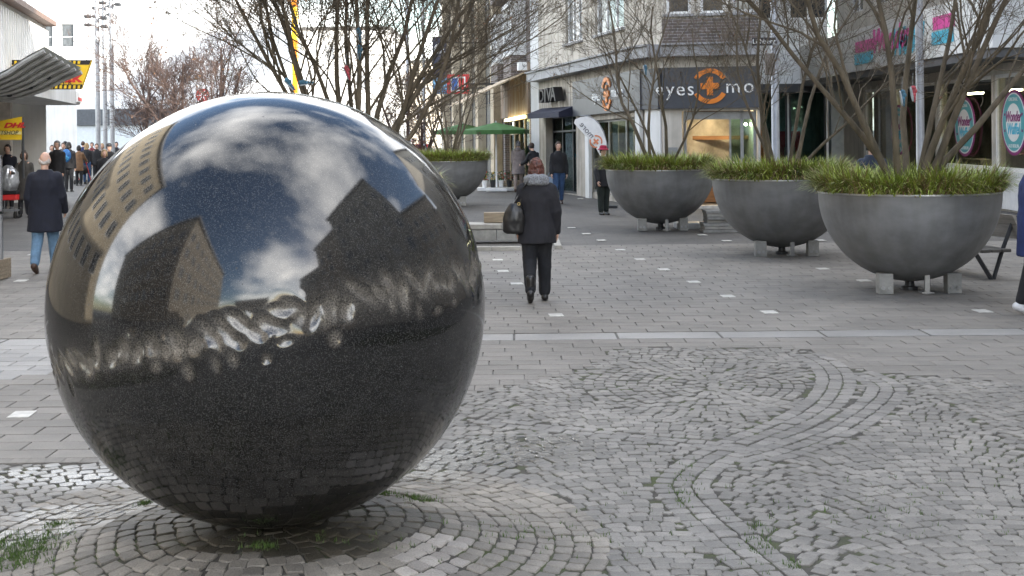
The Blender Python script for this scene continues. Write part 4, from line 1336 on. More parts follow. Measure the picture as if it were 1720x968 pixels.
# ---- plain blocks (beyond the frame they show only in the ball) ------------
def block(name, label, x0, x1, y0, y1, h, wallm, faces, z1=3.6, wh=1.7, ww=1.3, pitch=2.7, storey=3.1, cat='building', pane=M_PANE, cornice=True, group=None):
    e = empty(name, ((x0 + x1) / 2, (y0 + y1) / 2, 0), label, cat, group)
    FA = {'+x': ((x1, y0), (x1, y1)), '-x': ((x0, y0), (x0, y1)), '+y': ((x0, y1), (x1, y1)), '-y': ((x0, y0), (x1, y0))}
    for k_, (a, b_) in FA.items():
        f = Fac(a, b_)
        nn = {'+x': Vector((1, 0, 0)), '-x': Vector((-1, 0, 0)), '+y': Vector((0, 1, 0)), '-y': Vector((0, -1, 0))}[k_]
        f.n = nn
        hs = []
        if k_ in faces:
            z = z1
            while z + wh + .8 < h:
                s_ = 1.0
                while s_ + ww + .6 < f.L:
                    hs.append((s_, s_ + ww, z, z + wh)); s_ += pitch
                z += storey
        wall_mb(f, 0, f.L, -.05, h, hs, .22).build('wall', wallm, e)
        for q in hs: window(f, q, e, M_WHITE, pane, cols=2, fw=.08)
    mb = MB(); mb.box(((x0 + x1) / 2, (y0 + y1) / 2, h + .2), (x1 - x0 + (.9 if cornice else .1), y1 - y0 + (.9 if cornice else .1), .38)); mb.build('roof', M_ROOF if not cornice else M_LEDGE, e)
    return e
M_BEIGE = mat('beige_render', (0.45, 0.385, 0.29), .85, var=.08, scale=1.2, streak=.15)
M_DARKB = mat('grey_brown_render', (0.36, 0.32, 0.28), .85, var=.1, scale=1.2, streak=.2)
M_DARKB2 = mat('slate_render', (0.30, 0.285, 0.265), .85, var=.1, scale=1.2, streak=.2)
block('sunlit_house', 'beige corniced block lining the street, seen along the left rim of the ball', -30, -14.2, 5, 27, 16.0, M_BEIGE, ('+x',), ww=1.2, pitch=2.3)
block('corner_house', 'dark block with one sunlit side, reflected left of the middle in the ball', -40, -10.8, -32, -5.5, 17.0, mat('taupe_render', (0.34, 0.3, 0.25), .85, var=.1, scale=1.2, streak=.2), ('+x', '+y'), ww=1.2, pitch=2.6)
block('lane_shade_house', 'set back block beside the reflected peak in the ball, placed to shade the street', 22, 33, 9.2, 27.3, 17.0, M_DARKB, ('-x',), pitch=3.0)  # set back and sized to keep the low sun off the street
block('tall_house', 'tall dark block reflected as a peak on the right of the ball', 13.6, 30, -6, 9.1, 21.0, M_DARKB2, ('-x',), pitch=3.0)
block('stepped_house', 'mid height dark block beside the peak reflected in the ball', 14.2, 30, -15, -6.1, 18.0, M_DARKB, ('-x',), pitch=3.0)
block('lower_house', 'lower dark block at the foot of the reflected peak in the ball', 15, 30, -27, -15.1, 13.0, M_DARKB2, ('-x', '+y'), pitch=3.0)
block('far_house', 'low row house reflected small at the middle of the ball', -9, 13, -75, -62, 9.0, M_DARKB, ('+y',), pitch=3.2)
block('sun_block_house', 'tall grey block out of view, added to stop sun leaking through the side lane', 34, 50, -10, 45, 20.0, M_DARKB, ('-x',), pitch=3.4)  # unseen block added to stop sunlight leaking through the side lane

# ---- far end of the street -------------------------------------------------
fL = Fac((W(128, 250, 92).x, 92), (W(492, 250, 92).x, 92))
b6 = empty('white_department_store', (fL.p0.x, 92, 0), 'large white panelled store with dark band over the ground floor at the street end', 'building')
Lz = fL.L
wall_mb(fL, 0, Lz, -.05, 22, [], .3).build('wall', mat('joint_grey', (.42, .43, .44), .8, var=.05), b6)
zband = (fL.hit(230, 210)[1], fL.hit(230, 184)[1])
pn = 0
zz = [(zband[1] + .05, fL.hit(230, 111)[1]), (fL.hit(230, 111)[1] + .03, 10.5), (10.55, 14.5), (14.55, 18.2), (18.25, 22)]
nP = int(Lz / .95)
M_PANEL = mat('white_panel', (.74, .76, .78), .5, var=.03, scale=.6)
pm = {}
for i, (a, b_) in enumerate(zz):
    me = None
    for q in range(nP):
        if me is None:
            mb = MB(); mb.box((0, 0, (b_ - a) / 2), (.93, .08, b_ - a)); me = mb.mesh('wall_panel', M_PANEL)
        o = bpy.data.objects.new('wall_panel', me); COL.objects.link(o); o.parent = b6
        p = fL.P(.5 + q * .95, a, .05) - wloc(b6); o.location = p
mb = MB(); fbox(mb, fL, 0, Lz, zband[0], zband[1], .02, .35); mb.build('dark_band', mat('slate_band', (.075, .085, .10), .5, var=.1), b6)
mb = MB(); fbox(mb, fL, 0, Lz, -.05, zband[0] - .01, .02, .12); mb.build('ground_floor', mat('pale_blue_wall', (.55, .60, .64), .6, var=.04), b6)
for q in range(5):
    window(fL, (6 + q * 5, 8.6 + q * 5, .1, 2.2), b6, M_WHITE, M_PANE_L, cols=2, n0=.3)
mb = MB(); fbox(mb, fL, 0, Lz, 22, 22.4, -15, .4); mb.build('roof', M_ROOF, b6)
fO = Fac((W(24, 0, 66).x, 66), (W(127, 0, 66).x, 66))
bo = empty('office_block', (fO.p0.x, 66, 0), 'white office block with grey windows behind the film shop sign', 'building')
zo = 2 + 149 * 66 / 2200
oh = [(a, b_, zo + 2.75 * k_, zo + 1.2 + 2.75 * k_) for k_ in range(4) for a, b_ in ((.3, .85), (1.45, 1.92), (2.30, 2.98))]
wall_mb(fO, 0, fO.L, -.05, 18, oh, .2).build('wall', M_WHITE_R, bo)
for h in oh: window(fO, h, bo, M_WHITE, mat('grey_blind_pane', (.10, .11, .12), .2, var=.2), cols=1, transom=.45, fw=.05)
mb = MB()
for k_ in range(4): fbox(mb, fO, 0, fO.L, zo - .45 + 2.75 * k_, zo - .40 + 2.75 * k_, .003, .03)
mb.build('joint_strip', M_LEDGE, bo)['kind'] = 'stuff'
mb = MB(); fbox(mb, fO, 0, fO.L, 18, 18.3, -12, .2); mb.build('roof', M_ROOF, bo)
block('pale_far_building', 'pale sunlit building far down the street behind the bare trees', W(470, 0, 140).x, W(655, 0, 140).x, 140, 160, 13, M_WHITE_R, ('-y',), pitch=3.4, cornice=False, pane=mat('pale_blind_pane', (.5, .52, .53), .3, var=.1))
block('cream_far_building', 'cream low building far down the street left of the blue banner', W(640, 0, 170).x, W(752, 0, 170).x, 170, 185, 11, mat('cream_render', (.66, .6, .5), .8, var=.05), ('-y',), pitch=3.4, cornice=False)
# left shops: ribbed upper wall, overhang, yellow signs
fR = Fac((-10.2, 21.3), (-14.2, 40.0))
b7 = empty('ribbed_shop_building', (-14.2, 40, 0), 'low white shop building with ribbed metal upper wall on the left', 'building')
wall_mb(fR, 0, fR.L, 3.2, 5.35, [], .2).build('wall', M_WHITE_R, b7)
n = int(fR.L / .36)
me = None
for q in range(n):
    mb = MB(); a = .1 + q * .36
    fbox(mb, fR, a, a + .17, 3.25, 5.2, .005, .09); mb.build('rib', M_WHITE_R, b7)
mb = MB(); fbox(mb, fR, 0, fR.L + .1, 5.36, 5.5, -6, .3); mb.build('roof_edge', mat('brown_edge', (.2, .13, .1), .6), b7)
mb = MB(); fbox(mb, fR, fR.L - .02, fR.L, 0, 5.35, -6, -.02); mb.build('end_wall', M_WHITE_R, b7)
ovz = 2.95
mb = MB(); fbox(mb, fR, 0, fR.L + .2, ovz, ovz + .42, -.5, 1.0); ov = mb.build('overhang', M_WHITE_R, b7)
mb = MB(); fbox(mb, fR, fR.L - 1.4, fR.L - .2, ovz + .06, ovz + .36, 1.01, 1.06, 0)
fbox(mb, fR, fR.L - 1.3, fR.L - .3, ovz + .1, ovz + .2, 1.061, 1.07, 1); mb.build('shop_sign', [M_WHITE, M_RED], ov)
wall_mb(fR, 0, fR.L, -.05, 3.2, [(fR.L - 4.2 - 3 * q, fR.L - 1.6 - 3 * q, .2, 2.6) for q in range(5)], .2, n0=-1.2).build('shop_wall', mat('beige_tile', (.6, .55, .48), .6, var=.1), b7)
for q in range(5):
    window(fR, (fR.L - 4.2 - 3 * q, fR.L - 1.6 - 3 * q, .2, 2.6), b7, M_DARKMETAL, M_PANE_L, rec=.1, cols=2, n0=-1.2, name='shop_window')
mb = MB(); fbox(mb, fR, fR.L - 3.6, fR.L - 3.2, -.05, ovz, -.9, -.5); mb.build('column', mat('beige_column', (.5, .44, .38), .7), b7)
# ---------------------------------------------------------------- planters
M_BOWL = mat('oxidised_steel', (0.25, 0.252, 0.255), 0.5, metal=0.3, color2=(0.175, 0.177, 0.18), scale=2.4, bump=0.08, bscale=8, detail=8, stretch=(1, 1, 1.8), streak=.16)
M_RIM = mat('bright_rim', (0.5, 0.51, 0.52), 0.3, metal=0.8, var=0.1)
M_CONC = mat('concrete_block', (0.3, 0.295, 0.275), 0.9, var=0.12, scale=8, bump=0.3, bscale=60)
M_BOLT = mat('steel_bolt', (0.35, 0.35, 0.35), 0.35, metal=0.9)
M_SOIL = mat('soil', (0.04, 0.03, 0.022), 0.95, var=0.3)
def blade_mat():
    m = mat('grass_blade', (0.31, 0.36, 0.055), 0.5, color2=(0.14, 0.195, 0.03), scale=2.2, island=0.45)
    return m
M_BLADE = blade_mat()
M_BLADE_DRY = mat('dry_blade', (0.30, 0.22, 0.10), 0.6, color2=(0.16, 0.10, 0.06), scale=3, island=0.4)
PR, PH = 1.09, 1.20
def make_planter():
    e = empty('bowl_planter', (0, 0, 0))
    mb = MB(); prof = []
    for k_ in range(20):
        a = rad(-88 + 88 * k_ / 19)
        prof.append((PR * math.cos(a), PH + PR * math.sin(a)))
    prof += [(PR - .05, PH - .001)]
    for k_ in range(10):
        a = rad(-0 - 80 * k_ / 9); prof.append(((PR - .05) * math.cos(a), PH - .01 + (PR - .05) * math.sin(a)))
    mb.lathe(prof, k=64); mb.build('bowl', M_BOWL, e, local=True, smooth=50)
    mb = MB(); k_ = 64; pts = [(PR - .02) * 1 for q in range(k_)]
    prof = [(PR - .055, PH + .002), (PR + .006, PH + .002), (PR + .006, PH + .02), (PR - .055, PH + .02)]
    mb.lathe(prof, k=64); 
    mb.f = [f for f in mb.f if len(f) == 4]; mb.m = [0] * len(mb.f)
    n0 = len(prof); 
    for j in range(64):
        j2 = (j + 1) % 64; mb.f.append((3 * 64 + j, 3 * 64 + j2, j2, j)); mb.m.append(0)
    mb.build('rim', M_RIM, e, local=True, smooth=30)
    mb = MB(); mb.lathe([(0.02, PH - .06), (PR - .06, PH - .06), (PR - .08, PH - .1), (.02, PH - .1)], k=40); mb.build('soil', M_SOIL, e, local=True)
    for sx in (-1, 1):
        for sy in (-1,):
            mb = MB(); mb.box((sx * .41, -.36, .122), (.17, .17, .244), bev=.008)
            blk = mb.build('foot_block', M_CONC, e, local=True)
            mb = MB()
            if sy < 0: mb.tube([(sx * .41 - .04, -.43, .075), (sx * .41 - .04, -.462, .075)], .024, k=8)
            else: mb.tube([(sx * .40 - .045, .5, .07), (sx * .40 - .045, .525, .07)], .022, k=8)
            mb.build('bolt', M_BOLT, blk, local=True)
            mb = MB(); s_ = -.462
            mb.tube([(sx * .41 + .04, s_ * .95, .075), (sx * .41 + .04, s_, .075)], .024, k=8); mb.build('bolt', M_BOLT, blk, local=True)
    mb = MB(); mb.box((.07, -.46, .15), (.07, .05, .34), bev=.01); mb.box((.07, -.43, .02), (.14, .16, .02)); mb.build('bracket', M_BOLT, e, local=True)
    mb = MB(); mb.lathe([(.10, -.01), (.10, .04), (.06, .05), (.05, .2), (.05, .32)], k=16); mb.build('drain_pipe', M_DARKMETAL, e, local=True)
    return e
def make_grass(seed, n=8000, lush=1.0):
    r = random.Random(seed); mb = MB(); wind = r.uniform(0, 6)
    for i in range(n):
        rr = PR * .97 * math.sqrt(r.random()) if i % 3 else PR * r.uniform(.82, .985)
        a = r.uniform(0, 2 * math.pi)
        x, y = rr * math.cos(a), rr * math.sin(a)
        tuft = mnoise.noise(Vector((x * 2.6, y * 2.6, seed)))
        L_ = (0.335 + .19 * tuft + r.uniform(-.13, .12)) * lush
        out = (rr / PR) ** 2 * 1.0
        da = a + r.gauss(0, .9) if out > .35 else r.uniform(0, 6.28)
        lean = r.uniform(.15, .8) + out * r.uniform(.0, .5)
        dx, dy = math.cos(da), math.sin(da)
        w = r.uniform(.005, .010)
        z0 = PH - .05
        pts = []
        for t in (0, .4, .75, 1.0):
            ang = lean * (0.4 + 1.5 * t)
            hh = L_ * t * math.cos(min(1.45, ang * .75)); oo = L_ * t * math.sin(min(1.5, ang * .85))
            pts.append(Vector((x + dx * oo, y + dy * oo, z0 + hh + .02)))
        sd = Vector((-dy, dx, 0))
        vs_ = []
        for q, t in enumerate((1, .85, .55)):
            vs_ += [pts[q] - sd * w * t, pts[q] + sd * w * t]
        vs_.append(pts[3])
        mi = 1 if (out > .7 and r.random() < .30) or r.random() < .06 else 0
        mb.add(vs_, [(0, 1, 3, 2), (2, 3, 5, 4), (4, 5, 6)], mi)
    return mb.mesh('planter_grass', [M_BLADE, M_BLADE_DRY])
proto = make_planter()
grass_me = [make_grass(1), make_grass(7), make_grass(13)]
# each planter: pixel of the ball of its foot, depth
PLANT = [
    ('far bowl planter beside the green parasol, half hidden by the granite ball', 752, 36.0, 0, .30),
    ('smallest of the three front bowls, standing before the optician shop', 1108, 26.4, 1, .9),
    ('middle one of the three steel bowl planters in a row on the right', 1311, 20.9, 2, 1.9),
    ('nearest and largest looking steel bowl planter, beside the bench', 1525, 16.15, 0, 4.1),
    ('bowl planter hidden behind the granite ball carrying the big bare tree', 600, 18.0, 1, 2.2)]
planters = []
for i, (lab, u, D, gi, rz) in enumerate(PLANT):
    e = proto if i == 0 else copy_tree(proto)
    x = (u - U0) / F * D
    e.location = (x, D, 0)
    e.rotation_euler = (0, 0, 0)
    tag(e, lab, 'planter', 'steel bowl planters')
    planters.append(e)
    g = bpy.data.objects.new('planter_grass', grass_me[gi]); COL.objects.link(g)
    g.location = (x, D, 0); g.rotation_euler = (0, 0, rz)
    tag(g, 'long green grass filling the ' + ['far bowl by the parasol', 'smallest front bowl', 'middle front bowl', 'nearest bowl by the bench', 'bowl behind the granite ball'][i], 'grass', kind='stuff')

# ---------------------------------------------------------------- bare trees
M_BARK = mat('bark', (0.15, 0.118, 0.08), 0.9, color2=(0.065, 0.052, 0.034), scale=5, bump=0.5, bscale=25, stretch=(2, 2, .5))
M_BARK_R = mat('reddish_twig', (0.13, 0.085, 0.07), 0.9, color2=(0.06, 0.042, 0.036), scale=6)
M_LEAF = mat('withered_leaf', (0.2, 0.11, 0.06), 0.8, color2=(0.1, 0.055, 0.03), scale=9, island=.4)
def tree(name, label, base, seed, nst, H, spread, r0, levels=5, kids=(6, 6, 5, 4), bark=M_BARK, leaves=300, stems_dir=None, twig_r=0.003, group='bare trees', cl=1.0):
    r = random.Random(seed)
    e = empty(name, base, label, 'tree', group)
    tr, cr = MB(), MB()
    tips = []
    def branch(p, d, L_, rad0, lev):
        nseg = 7 if lev == 0 else (5 if lev < 3 else 3)
        pts = [p.copy()]; rr = [rad0]
        q = p.copy(); dd = d.copy(); dirs = [d.copy()]
        wob = (.10, .16, .22, .28)[min(lev, 3)]
        for s_ in range(nseg):
            dd = (dd + Vector((r.gauss(0, wob), r.gauss(0, wob), r.gauss(0, wob * .7) + (.05 if lev < 2 else .08)))).normalized()
            q = q + dd * (L_ / nseg)
            pts.append(q.copy()); dirs.append(dd.copy())
            t = (s_ + 1) / nseg
            rr.append(max(twig_r * .7, rad0 * (1 - t * (.62 if lev < 2 else .75))))
        k_ = 8 if lev == 0 else (6 if lev == 1 else (4 if lev == 2 else 3))
        (tr if lev == 0 else cr).tube(pts, rr, k=k_, cap=lev < 1)
        if lev >= levels - 1:
            tips.append((pts[-1], dirs[-1])); return
        n = kids[min(lev, len(kids) - 1)]
        for c in range(n):
            t = r.uniform(.22, 1.0) if lev else r.uniform(.25, 1.0)
            i = min(nseg - 1, int(t * nseg)); fr = t * nseg - i
            bp = pts[i].lerp(pts[i + 1], fr); bd = dirs[i + 1]
            perp = Vector((r.gauss(0, 1), r.gauss(0, 1), r.gauss(.15, .7))); perp = (perp - bd * perp.dot(bd)).normalized()
            ang = r.uniform(.38, .85)
            nd = (bd * math.cos(ang) + perp * math.sin(ang)).normalized()
            rb = max(twig_r, rr[i] * r.uniform(.32, .52))
            branch(bp, nd, L_ * r.uniform(.42, .68) * (1.05 - .35 * t), rb, lev + 1)
    for s_ in range(nst):
        if stems_dir: az, ti, sc = stems_dir[s_]
        else:
            az = 2 * math.pi * (s_ + r.uniform(-.3, .3)) / nst; ti = r.uniform(.12, .5) * spread; sc = r.uniform(.8, 1.1)
        d = Vector((math.cos(az) * math.sin(ti), math.sin(az) * math.sin(ti), math.cos(ti)))
        b0 = Vector((math.cos(az) * .10, math.sin(az) * .10, -.12))
        branch(b0, d, H * sc * .62, r0 * r.uniform(.75, 1.1), 0)
    tr.build('trunk', bark, e, local=True, smooth=60)
    crown = cr.build('crown', bark, e, local=True)
    if leaves and tips:
        lf = MB()
        for q in range(leaves):
            p, d = r.choice(tips)
            for c in range(3):
                o = p + Vector((r.gauss(0, .03), r.gauss(0, .03), r.gauss(0, .03)))
                a = Vector((r.gauss(0, 1), r.gauss(0, 1), r.gauss(0, 1))).normalized() * r.uniform(.012, .028) * cl
                b_ = a.cross(Vector((r.gauss(0, 1), r.gauss(0, 1), r.gauss(0, 1)))).normalized() * a.length * .6
                lf.add([o - a, o - b_ * .8, o + a, o + b_], [(0, 1, 2, 3)])
        x = lf.build('withered_leaves', M_LEAF, crown, local=True); x['kind'] = 'stuff'
    return e
def pl(i, z=PH): return (planters[i].location.x, planters[i].location.y, z)
PI = math.pi
tree('bare_tree', 'slender bare tree growing from the far bowl by the parasol', pl(0), 21, 7, 4.6, 1.0, .035, kids=(5, 5, 4, 3), leaves=120)
tree('bare_tree', 'bare forked tree growing from the smallest front bowl before the optician', pl(1), 22, 5, 5.6, .95, .04, kids=(7, 6, 5, 4), leaves=150,
     stems_dir=[(PI * .98, .46, 1.1), (PI * .9, .22, 1.0), (.15, .30, 1.0), (-.3, .55, .9), (1.5, .2, .9)])
tree('bare_tree', 'bare multi stemmed tree growing from the middle front bowl', pl(2), 23, 6, 5.6, .9, .038, kids=(7, 6, 5, 4), leaves=150,
     stems_dir=[(PI * 1.02, .48, 1.0), (PI * .9, .22, 1.0), (.2, .10, 1.1), (-.2, .33, 1.0), (.1, .55, .9), (1.6, .3, 1)])
tree('bare_tree', 'widest bare tree with mossy stems growing from the nearest bowl', pl(3), 24, 8, 6.0, 1.1, .05, kids=(8, 7, 5, 4), leaves=160,
     stems_dir=[(PI * 1.0, .52, 1.1), (PI * .93, .34, 1.05), (PI * 1.1, .16, 1.0), (.6, .10, 1.0), (.05, .24, 1.05), (-.1, .40, 1.1), (.1, .66, 1.15), (1.7, .3, 1.0)])
tree('bare_tree', 'large bushy bare tree rising behind the granite ball', pl(4), 25, 14, 6.4, 1.15, .046, kids=(10, 8, 5, 4), leaves=1500,
     stems_dir=[(PI, .72, 1.15), (PI * .95, .5, 1.1), (PI * 1.05, .36, 1.0), (PI, .18, 1.0), (1.5, .1, 1.0), (.0, .12, 1.05), (.1, .28, 1.0), (-.1, .42, 1.05), (.05, .62, 1.1), (4.5, .3, 1), (PI * 1.02, .6, 1.0), (PI * .97, .27, 1.1), (.02, .2, 1.1), (-.05, .5, 1.0)])
tp = G(262, 300); tp = W(262, 240, 52)
tree('street_tree', 'reddish brown bare tree left of the granite ball near the flood light poles', (tp.x, 52, 0), 31, 5, 7.2, 1.0, .09, kids=(8, 7, 5, 3), bark=M_BARK_R, leaves=0, twig_r=.008)
tp = W(352, 240, 44)
tree('street_tree', 'thin bare tree peeking over the left shoulder of the granite ball', (tp.x, 44, 0), 32, 5, 8.2, 1.1, .09, kids=(8, 6, 5, 3), bark=M_BARK_R, leaves=100, twig_r=.007, cl=2)
tp = W(690, 240, 40)
tree('street_tree', 'low bare tree between the granite ball and the blue banner', (tp.x, 40, 0), 33, 6, 5.2, 1.25, .07, kids=(7, 6, 5, 3), bark=M_BARK_R, leaves=300, twig_r=.006, cl=2)

# ---------------------------------------------------------------- shoes hung in the trees
M_SHOE_B = mat('blue_cloth_shoe', (0.06, 0.17, 0.25), 0.7, var=.25, scale=12)
M_SHOE_R = mat('red_cloth_shoe', (0.5, 0.08, 0.10), 0.7, var=.2, scale=12)
M_SOLE = mat('pale_sole', (.35, .38, .4), .6)
def hung_shoe(u, v, D, tilt, label, m):
    p = W(u, v, D); e = empty('hanging_shoe', p, label, 'shoe', 'shoes hung in the trees')
    e.scale = (.62, .62, .62)
    ax_ = Vector((math.cos(tilt), 0, math.sin(tilt))); up_ = Vector((-math.sin(tilt), 0, math.cos(tilt))); yy = Vector((0, 1, 0))
    mb = MB()
    for t, h, w in ((-.11, .085, .036), (-.05, .095, .04), (.02, .06, .043), (.08, .045, .045), (.125, .03, .036)):
        mb.ell(ax_ * t + up_ * h * .45, (.055, w, h * .6), k=12, rings=8, ax=(ax_, yy, up_))
    mb.build('upper', m, e, local=True, smooth=60)
    mb = MB(); mb.prism([ax_ * (.15 * math.cos(a)) + yy * (.047 * math.sin(a)) - up_ * .03 for a in [q * PI / 8 for q in range(16)]], up_ * .025)
    mb.build('sole', M_SOLE, e, local=True)
    mb = MB(); mb.tube([up_ * .08, Vector((0, 0, .18)), Vector((0.01, 0, .42))], .004, k=5); mb.build('lace', M_SOLE, e, local=True)
hung_shoe(602, 60, 17.5, -1.3, 'blue cloth shoe hanging toe down high in the big tree behind the ball', M_SHOE_B)
hung_shoe(602, 88, 17.5, -1.5, 'lower blue cloth shoe hanging beneath another in the big tree', M_SHOE_B)
hung_shoe(486, 143, 17.2, -.8, 'blue shoe with white toe just above the top of the granite ball', M_SHOE_B)
hung_shoe(514, 141, 17.4, .1, 'small blue shoe lying level in the fork above the granite ball', M_SHOE_B)
hung_shoe(582, 123, 17.5, -1.2, 'red shoe hanging low in the big tree behind the ball', M_SHOE_R)
hung_shoe(1083, 118, 26.0, -1.4, 'blue cloth shoe hanging in the tree before the optician sign', M_SHOE_B)
hung_shoe(1515, 165, 15.9, -1.4, 'blue shoe hanging in the fork of the widest bare tree', M_SHOE_B)
hung_shoe(1533, 158, 16.2, -1.4, 'red shoe hanging beside a blue one in the widest bare tree', M_SHOE_R)
# ---------------------------------------------------------------- people
def remesh(mb, name, m, parent, voxel, smooth=4, wrinkle=0.0, wscale=9.0, seed=0):
    me = mb.mesh(name, m)
    o = bpy.data.objects.new(name, me)
    md = o.modifiers.new('r', 'REMESH'); md.mode = 'VOXEL'; md.voxel_size = voxel; md.use_smooth_shade = True
    if smooth:
        sm = o.modifiers.new('s', 'SMOOTH'); sm.iterations = smooth; sm.factor = .5
    me2 = evaluated_mesh(o)
    COL.objects.link(o)
    o.modifiers.clear(); o.data = me2; me2.name = name
    bpy.data.meshes.remove(me)
    if not me2.materials: me2.materials.append(m)
    if wrinkle:
        n = len(me2.vertices)
        co = np.empty(n * 3, np.float32); no = np.empty(n * 3, np.float32)
        me2.vertices.foreach_get('co', co); me2.vertices.foreach_get('normal', no)
        c3 = co.reshape(-1, 3)
        a = wscale
        q = np.array([mnoise.noise((x * a + seed, y * a, z * a * .55)) + .5 * mnoise.noise((x * a * 2.3, y * a * 2.3 + seed, z * a * 1.2)) for x, y, z in c3.tolist()], np.float32)
        c3 += no.reshape(-1, 3) * (q * wrinkle)[:, None]
        me2.vertices.foreach_set('co', c3.reshape(-1))
        me2.update()
    o.parent = parent
    return o
SKIN = mat('skin', (0.56, 0.34, 0.25), .5, var=.06, scale=14)
M_EYE = mat('eye', (.03, .025, .02), .2)
M_LIP = mat('lips', (.42, .16, .14), .5)
CLOTH = {}
def cloth(name, c, rough=.85, var=.14, scale=10.0):
    return mat('cloth_' + name, tuple(x * .72 for x in c), rough, var=var, scale=scale, bump=.25, bscale=220)
def person(label, loc, heading, h, coat, trousers, shoes, hair, coat_len=.46, flare=1.0, legs=((.0, .0), (.0, .0)), arms=((.05, .15, .06), (.05, .15, .06)),
           hair_style='short', hat=None, scarf=None, hood=False, voxel=.014, bulk=1.0, boots=False, lean=0.0, hatm=None, leg_w=1.0, group=None, wr=.006, skirt_split=False, sleeve=1.0):
    """figure facing local -y. legs: (thigh swing forward, knee bend); arms: (swing forward, elbow bend, out)"""
    e = empty('person', loc, label, 'person', group)
    e.rotation_euler = (0, 0, heading)
    seed = hash(label) % 97 if False else int(h * 1000) % 97 + len(label)
    fw = Vector((0, -1, 0)); upv = Vector((0, 0, 1))
    J = {}
    def sag(a): return fw * math.sin(a) - upv * math.cos(a)     # direction of a limb hanging down swung forward by a
    hipz = .515 * h
    for i, s_ in enumerate((-1, 1)):
        th, kn = legs[i]
        hp = Vector((s_ * .052 * h, 0, hipz)); k_ = hp + sag(th) * .24 * h; an = k_ + sag(th - kn) * .235 * h
        J['hip', i], J['knee', i], J['ank', i] = hp, k_, an
        J['foot', i] = th - kn
    def foot_pts(i):
        an = J['ank', i]; fd = fw; a = J['foot', i]
        pitch = min(0, a) * .9                 # heel lifts when the shank leans back
        d = (fw * math.cos(pitch) + upv * math.sin(pitch)).normalized(); dn = (fw * math.sin(pitch) * 1 - upv * math.cos(pitch)).normalized()
        heel = an + dn * .028 * h - d * .02 * h; toe = an + dn * .036 * h + d * .098 * h
        return heel, toe
    lo = min(min(foot_pts(i)[0].z, foot_pts(i)[1].z) for i in (0, 1)) - .012 * h
    dz = Vector((0, 0, -lo))
    for k_ in list(J):
        if isinstance(J[k_], Vector): J[k_] = J[k_] + dz
    hz = hipz - lo
    def T(z): return z * h + (hz - .515 * h)       # nominal height to posed height
    ln = lambda z: fw * (lean * max(0, z - .515) * h)
    def C(x, y, z): return Vector((x * h, y * h, T(z))) + ln(z)
    for i, s_ in enumerate((-1, 1)):
        sw, eb, out = arms[i]
        sh = C(s_ * .101, .004, .785); od = Vector((s_, 0, 0))
        d1 = (sag(sw) + od * math.sin(out)).normalized(); el = sh + d1 * .165 * h
        d2 = (sag(sw + eb) + od * math.sin(out) * .3).normalized(); wr_ = el + d2 * .145 * h
        J['sh', i], J['el', i], J['wr', i], J['hd', i] = sh, el, wr_, d2
    # --- body
    b = MB()
    hc = C(0, -.012, .932)
    b.ell(hc, (.044 * h, .054 * h, .066 * h), k=16, rings=12)
    b.ell(hc + Vector((0, -.022 * h, -.03 * h)), (.033 * h, .034 * h, .036 * h), k=12, rings=8)       # jaw
    b.ell(hc + Vector((0, -.056 * h, -.010 * h)), (.0075 * h, .011 * h, .016 * h), k=8, rings=6)     # nose
    for s_ in (-1, 1): b.ell(hc + Vector((s_ * .045 * h, .004 * h, -.006 * h)), (.006 * h, .011 * h, .018 * h), k=8, rings=6)
    b.capsule(C(0, .008, .81), C(0, 0, .89), .032 * h, .029 * h)
    b.loft([tuple(C(0, 0, z)) + (rx * h, ry * h) for z, rx, ry in ((.48, .075, .055), (.53, .098, .068), (.62, .083, .06), (.72, .098, .066), (.78, .105, .06), (.815, .085, .045), (.835, .035, .035))])
    for i in (0, 1):
        b.capsule(J['hip', i], J['knee', i], .05 * h, .034 * h); b.capsule(J['knee', i], J['ank', i], .034 * h, .022 * h)
        he, to = foot_pts(i); he, to = he, to
        b.capsule(he + dz * 0, to + dz * 0, .02 * h, .016 * h) if False else None
        b.capsule(J['sh', i], J['el', i], .032 * h, .025 * h); b.capsule(J['el', i], J['wr', i], .025 * h, .016 * h)
        d = J['hd', i]; s_ = (-1, 1)[i]
        side = fw - d * fw.dot(d)
        side = side.normalized() if side.length > .2 else upv
        nrm = d.cross(side).normalized()
        pm = J['wr', i] + d * .03 * h
        b.ell(pm, (.013 * h, .025 * h, .032 * h), k=10, rings=8, ax=(nrm, side, d))
        curl = nrm * (-s_)
        if (nrm * s_).x * 1 > 0: pass
        inw = Vector((-s_, 0, 0)); curl = (inw - d * inw.dot(d)).normalized()
        for q, (o_, L_) in enumerate(((.019, .036), (.0065, .042), (-.006, .039), (-.018, .030))):
            p0 = pm + side * o_ * h + d * .026 * h; p1 = p0 + (d * .9 + curl * .35) * L_ * .5 * h; p2 = p1 + (d * .6 + curl * .75) * L_ * .55 * h
            b.capsule(p0, p1, .0056 * h, .005 * h, k=8); b.capsule(p1, p2, .005 * h, .0044 * h, k=8)
        p0 = pm + side * .02 * h - d * .008 * h; p1 = p0 + (side * .7 + d * .6 + curl * .3) * .024 * h; p2 = p1 + (d * .9 + side * .2 + curl * .2) * .022 * h
        b.capsule(p0, p1, .0066 * h, .006 * h, k=8); b.capsule(p1, p2, .006 * h, .005 * h, k=8)
    remesh(b, 'body', SKIN, e, min(voxel, .0085) if voxel < .016 else .012, smooth=2)
    # --- face
    for s_ in (-1, 1):
        f_ = MB(); f_.ell(hc + Vector((s_ * .017 * h, -.0465 * h, .004 * h)), (.0065 * h, .004 * h, .0042 * h), k=8, rings=6); f_.build('eye', M_EYE, e, local=True)
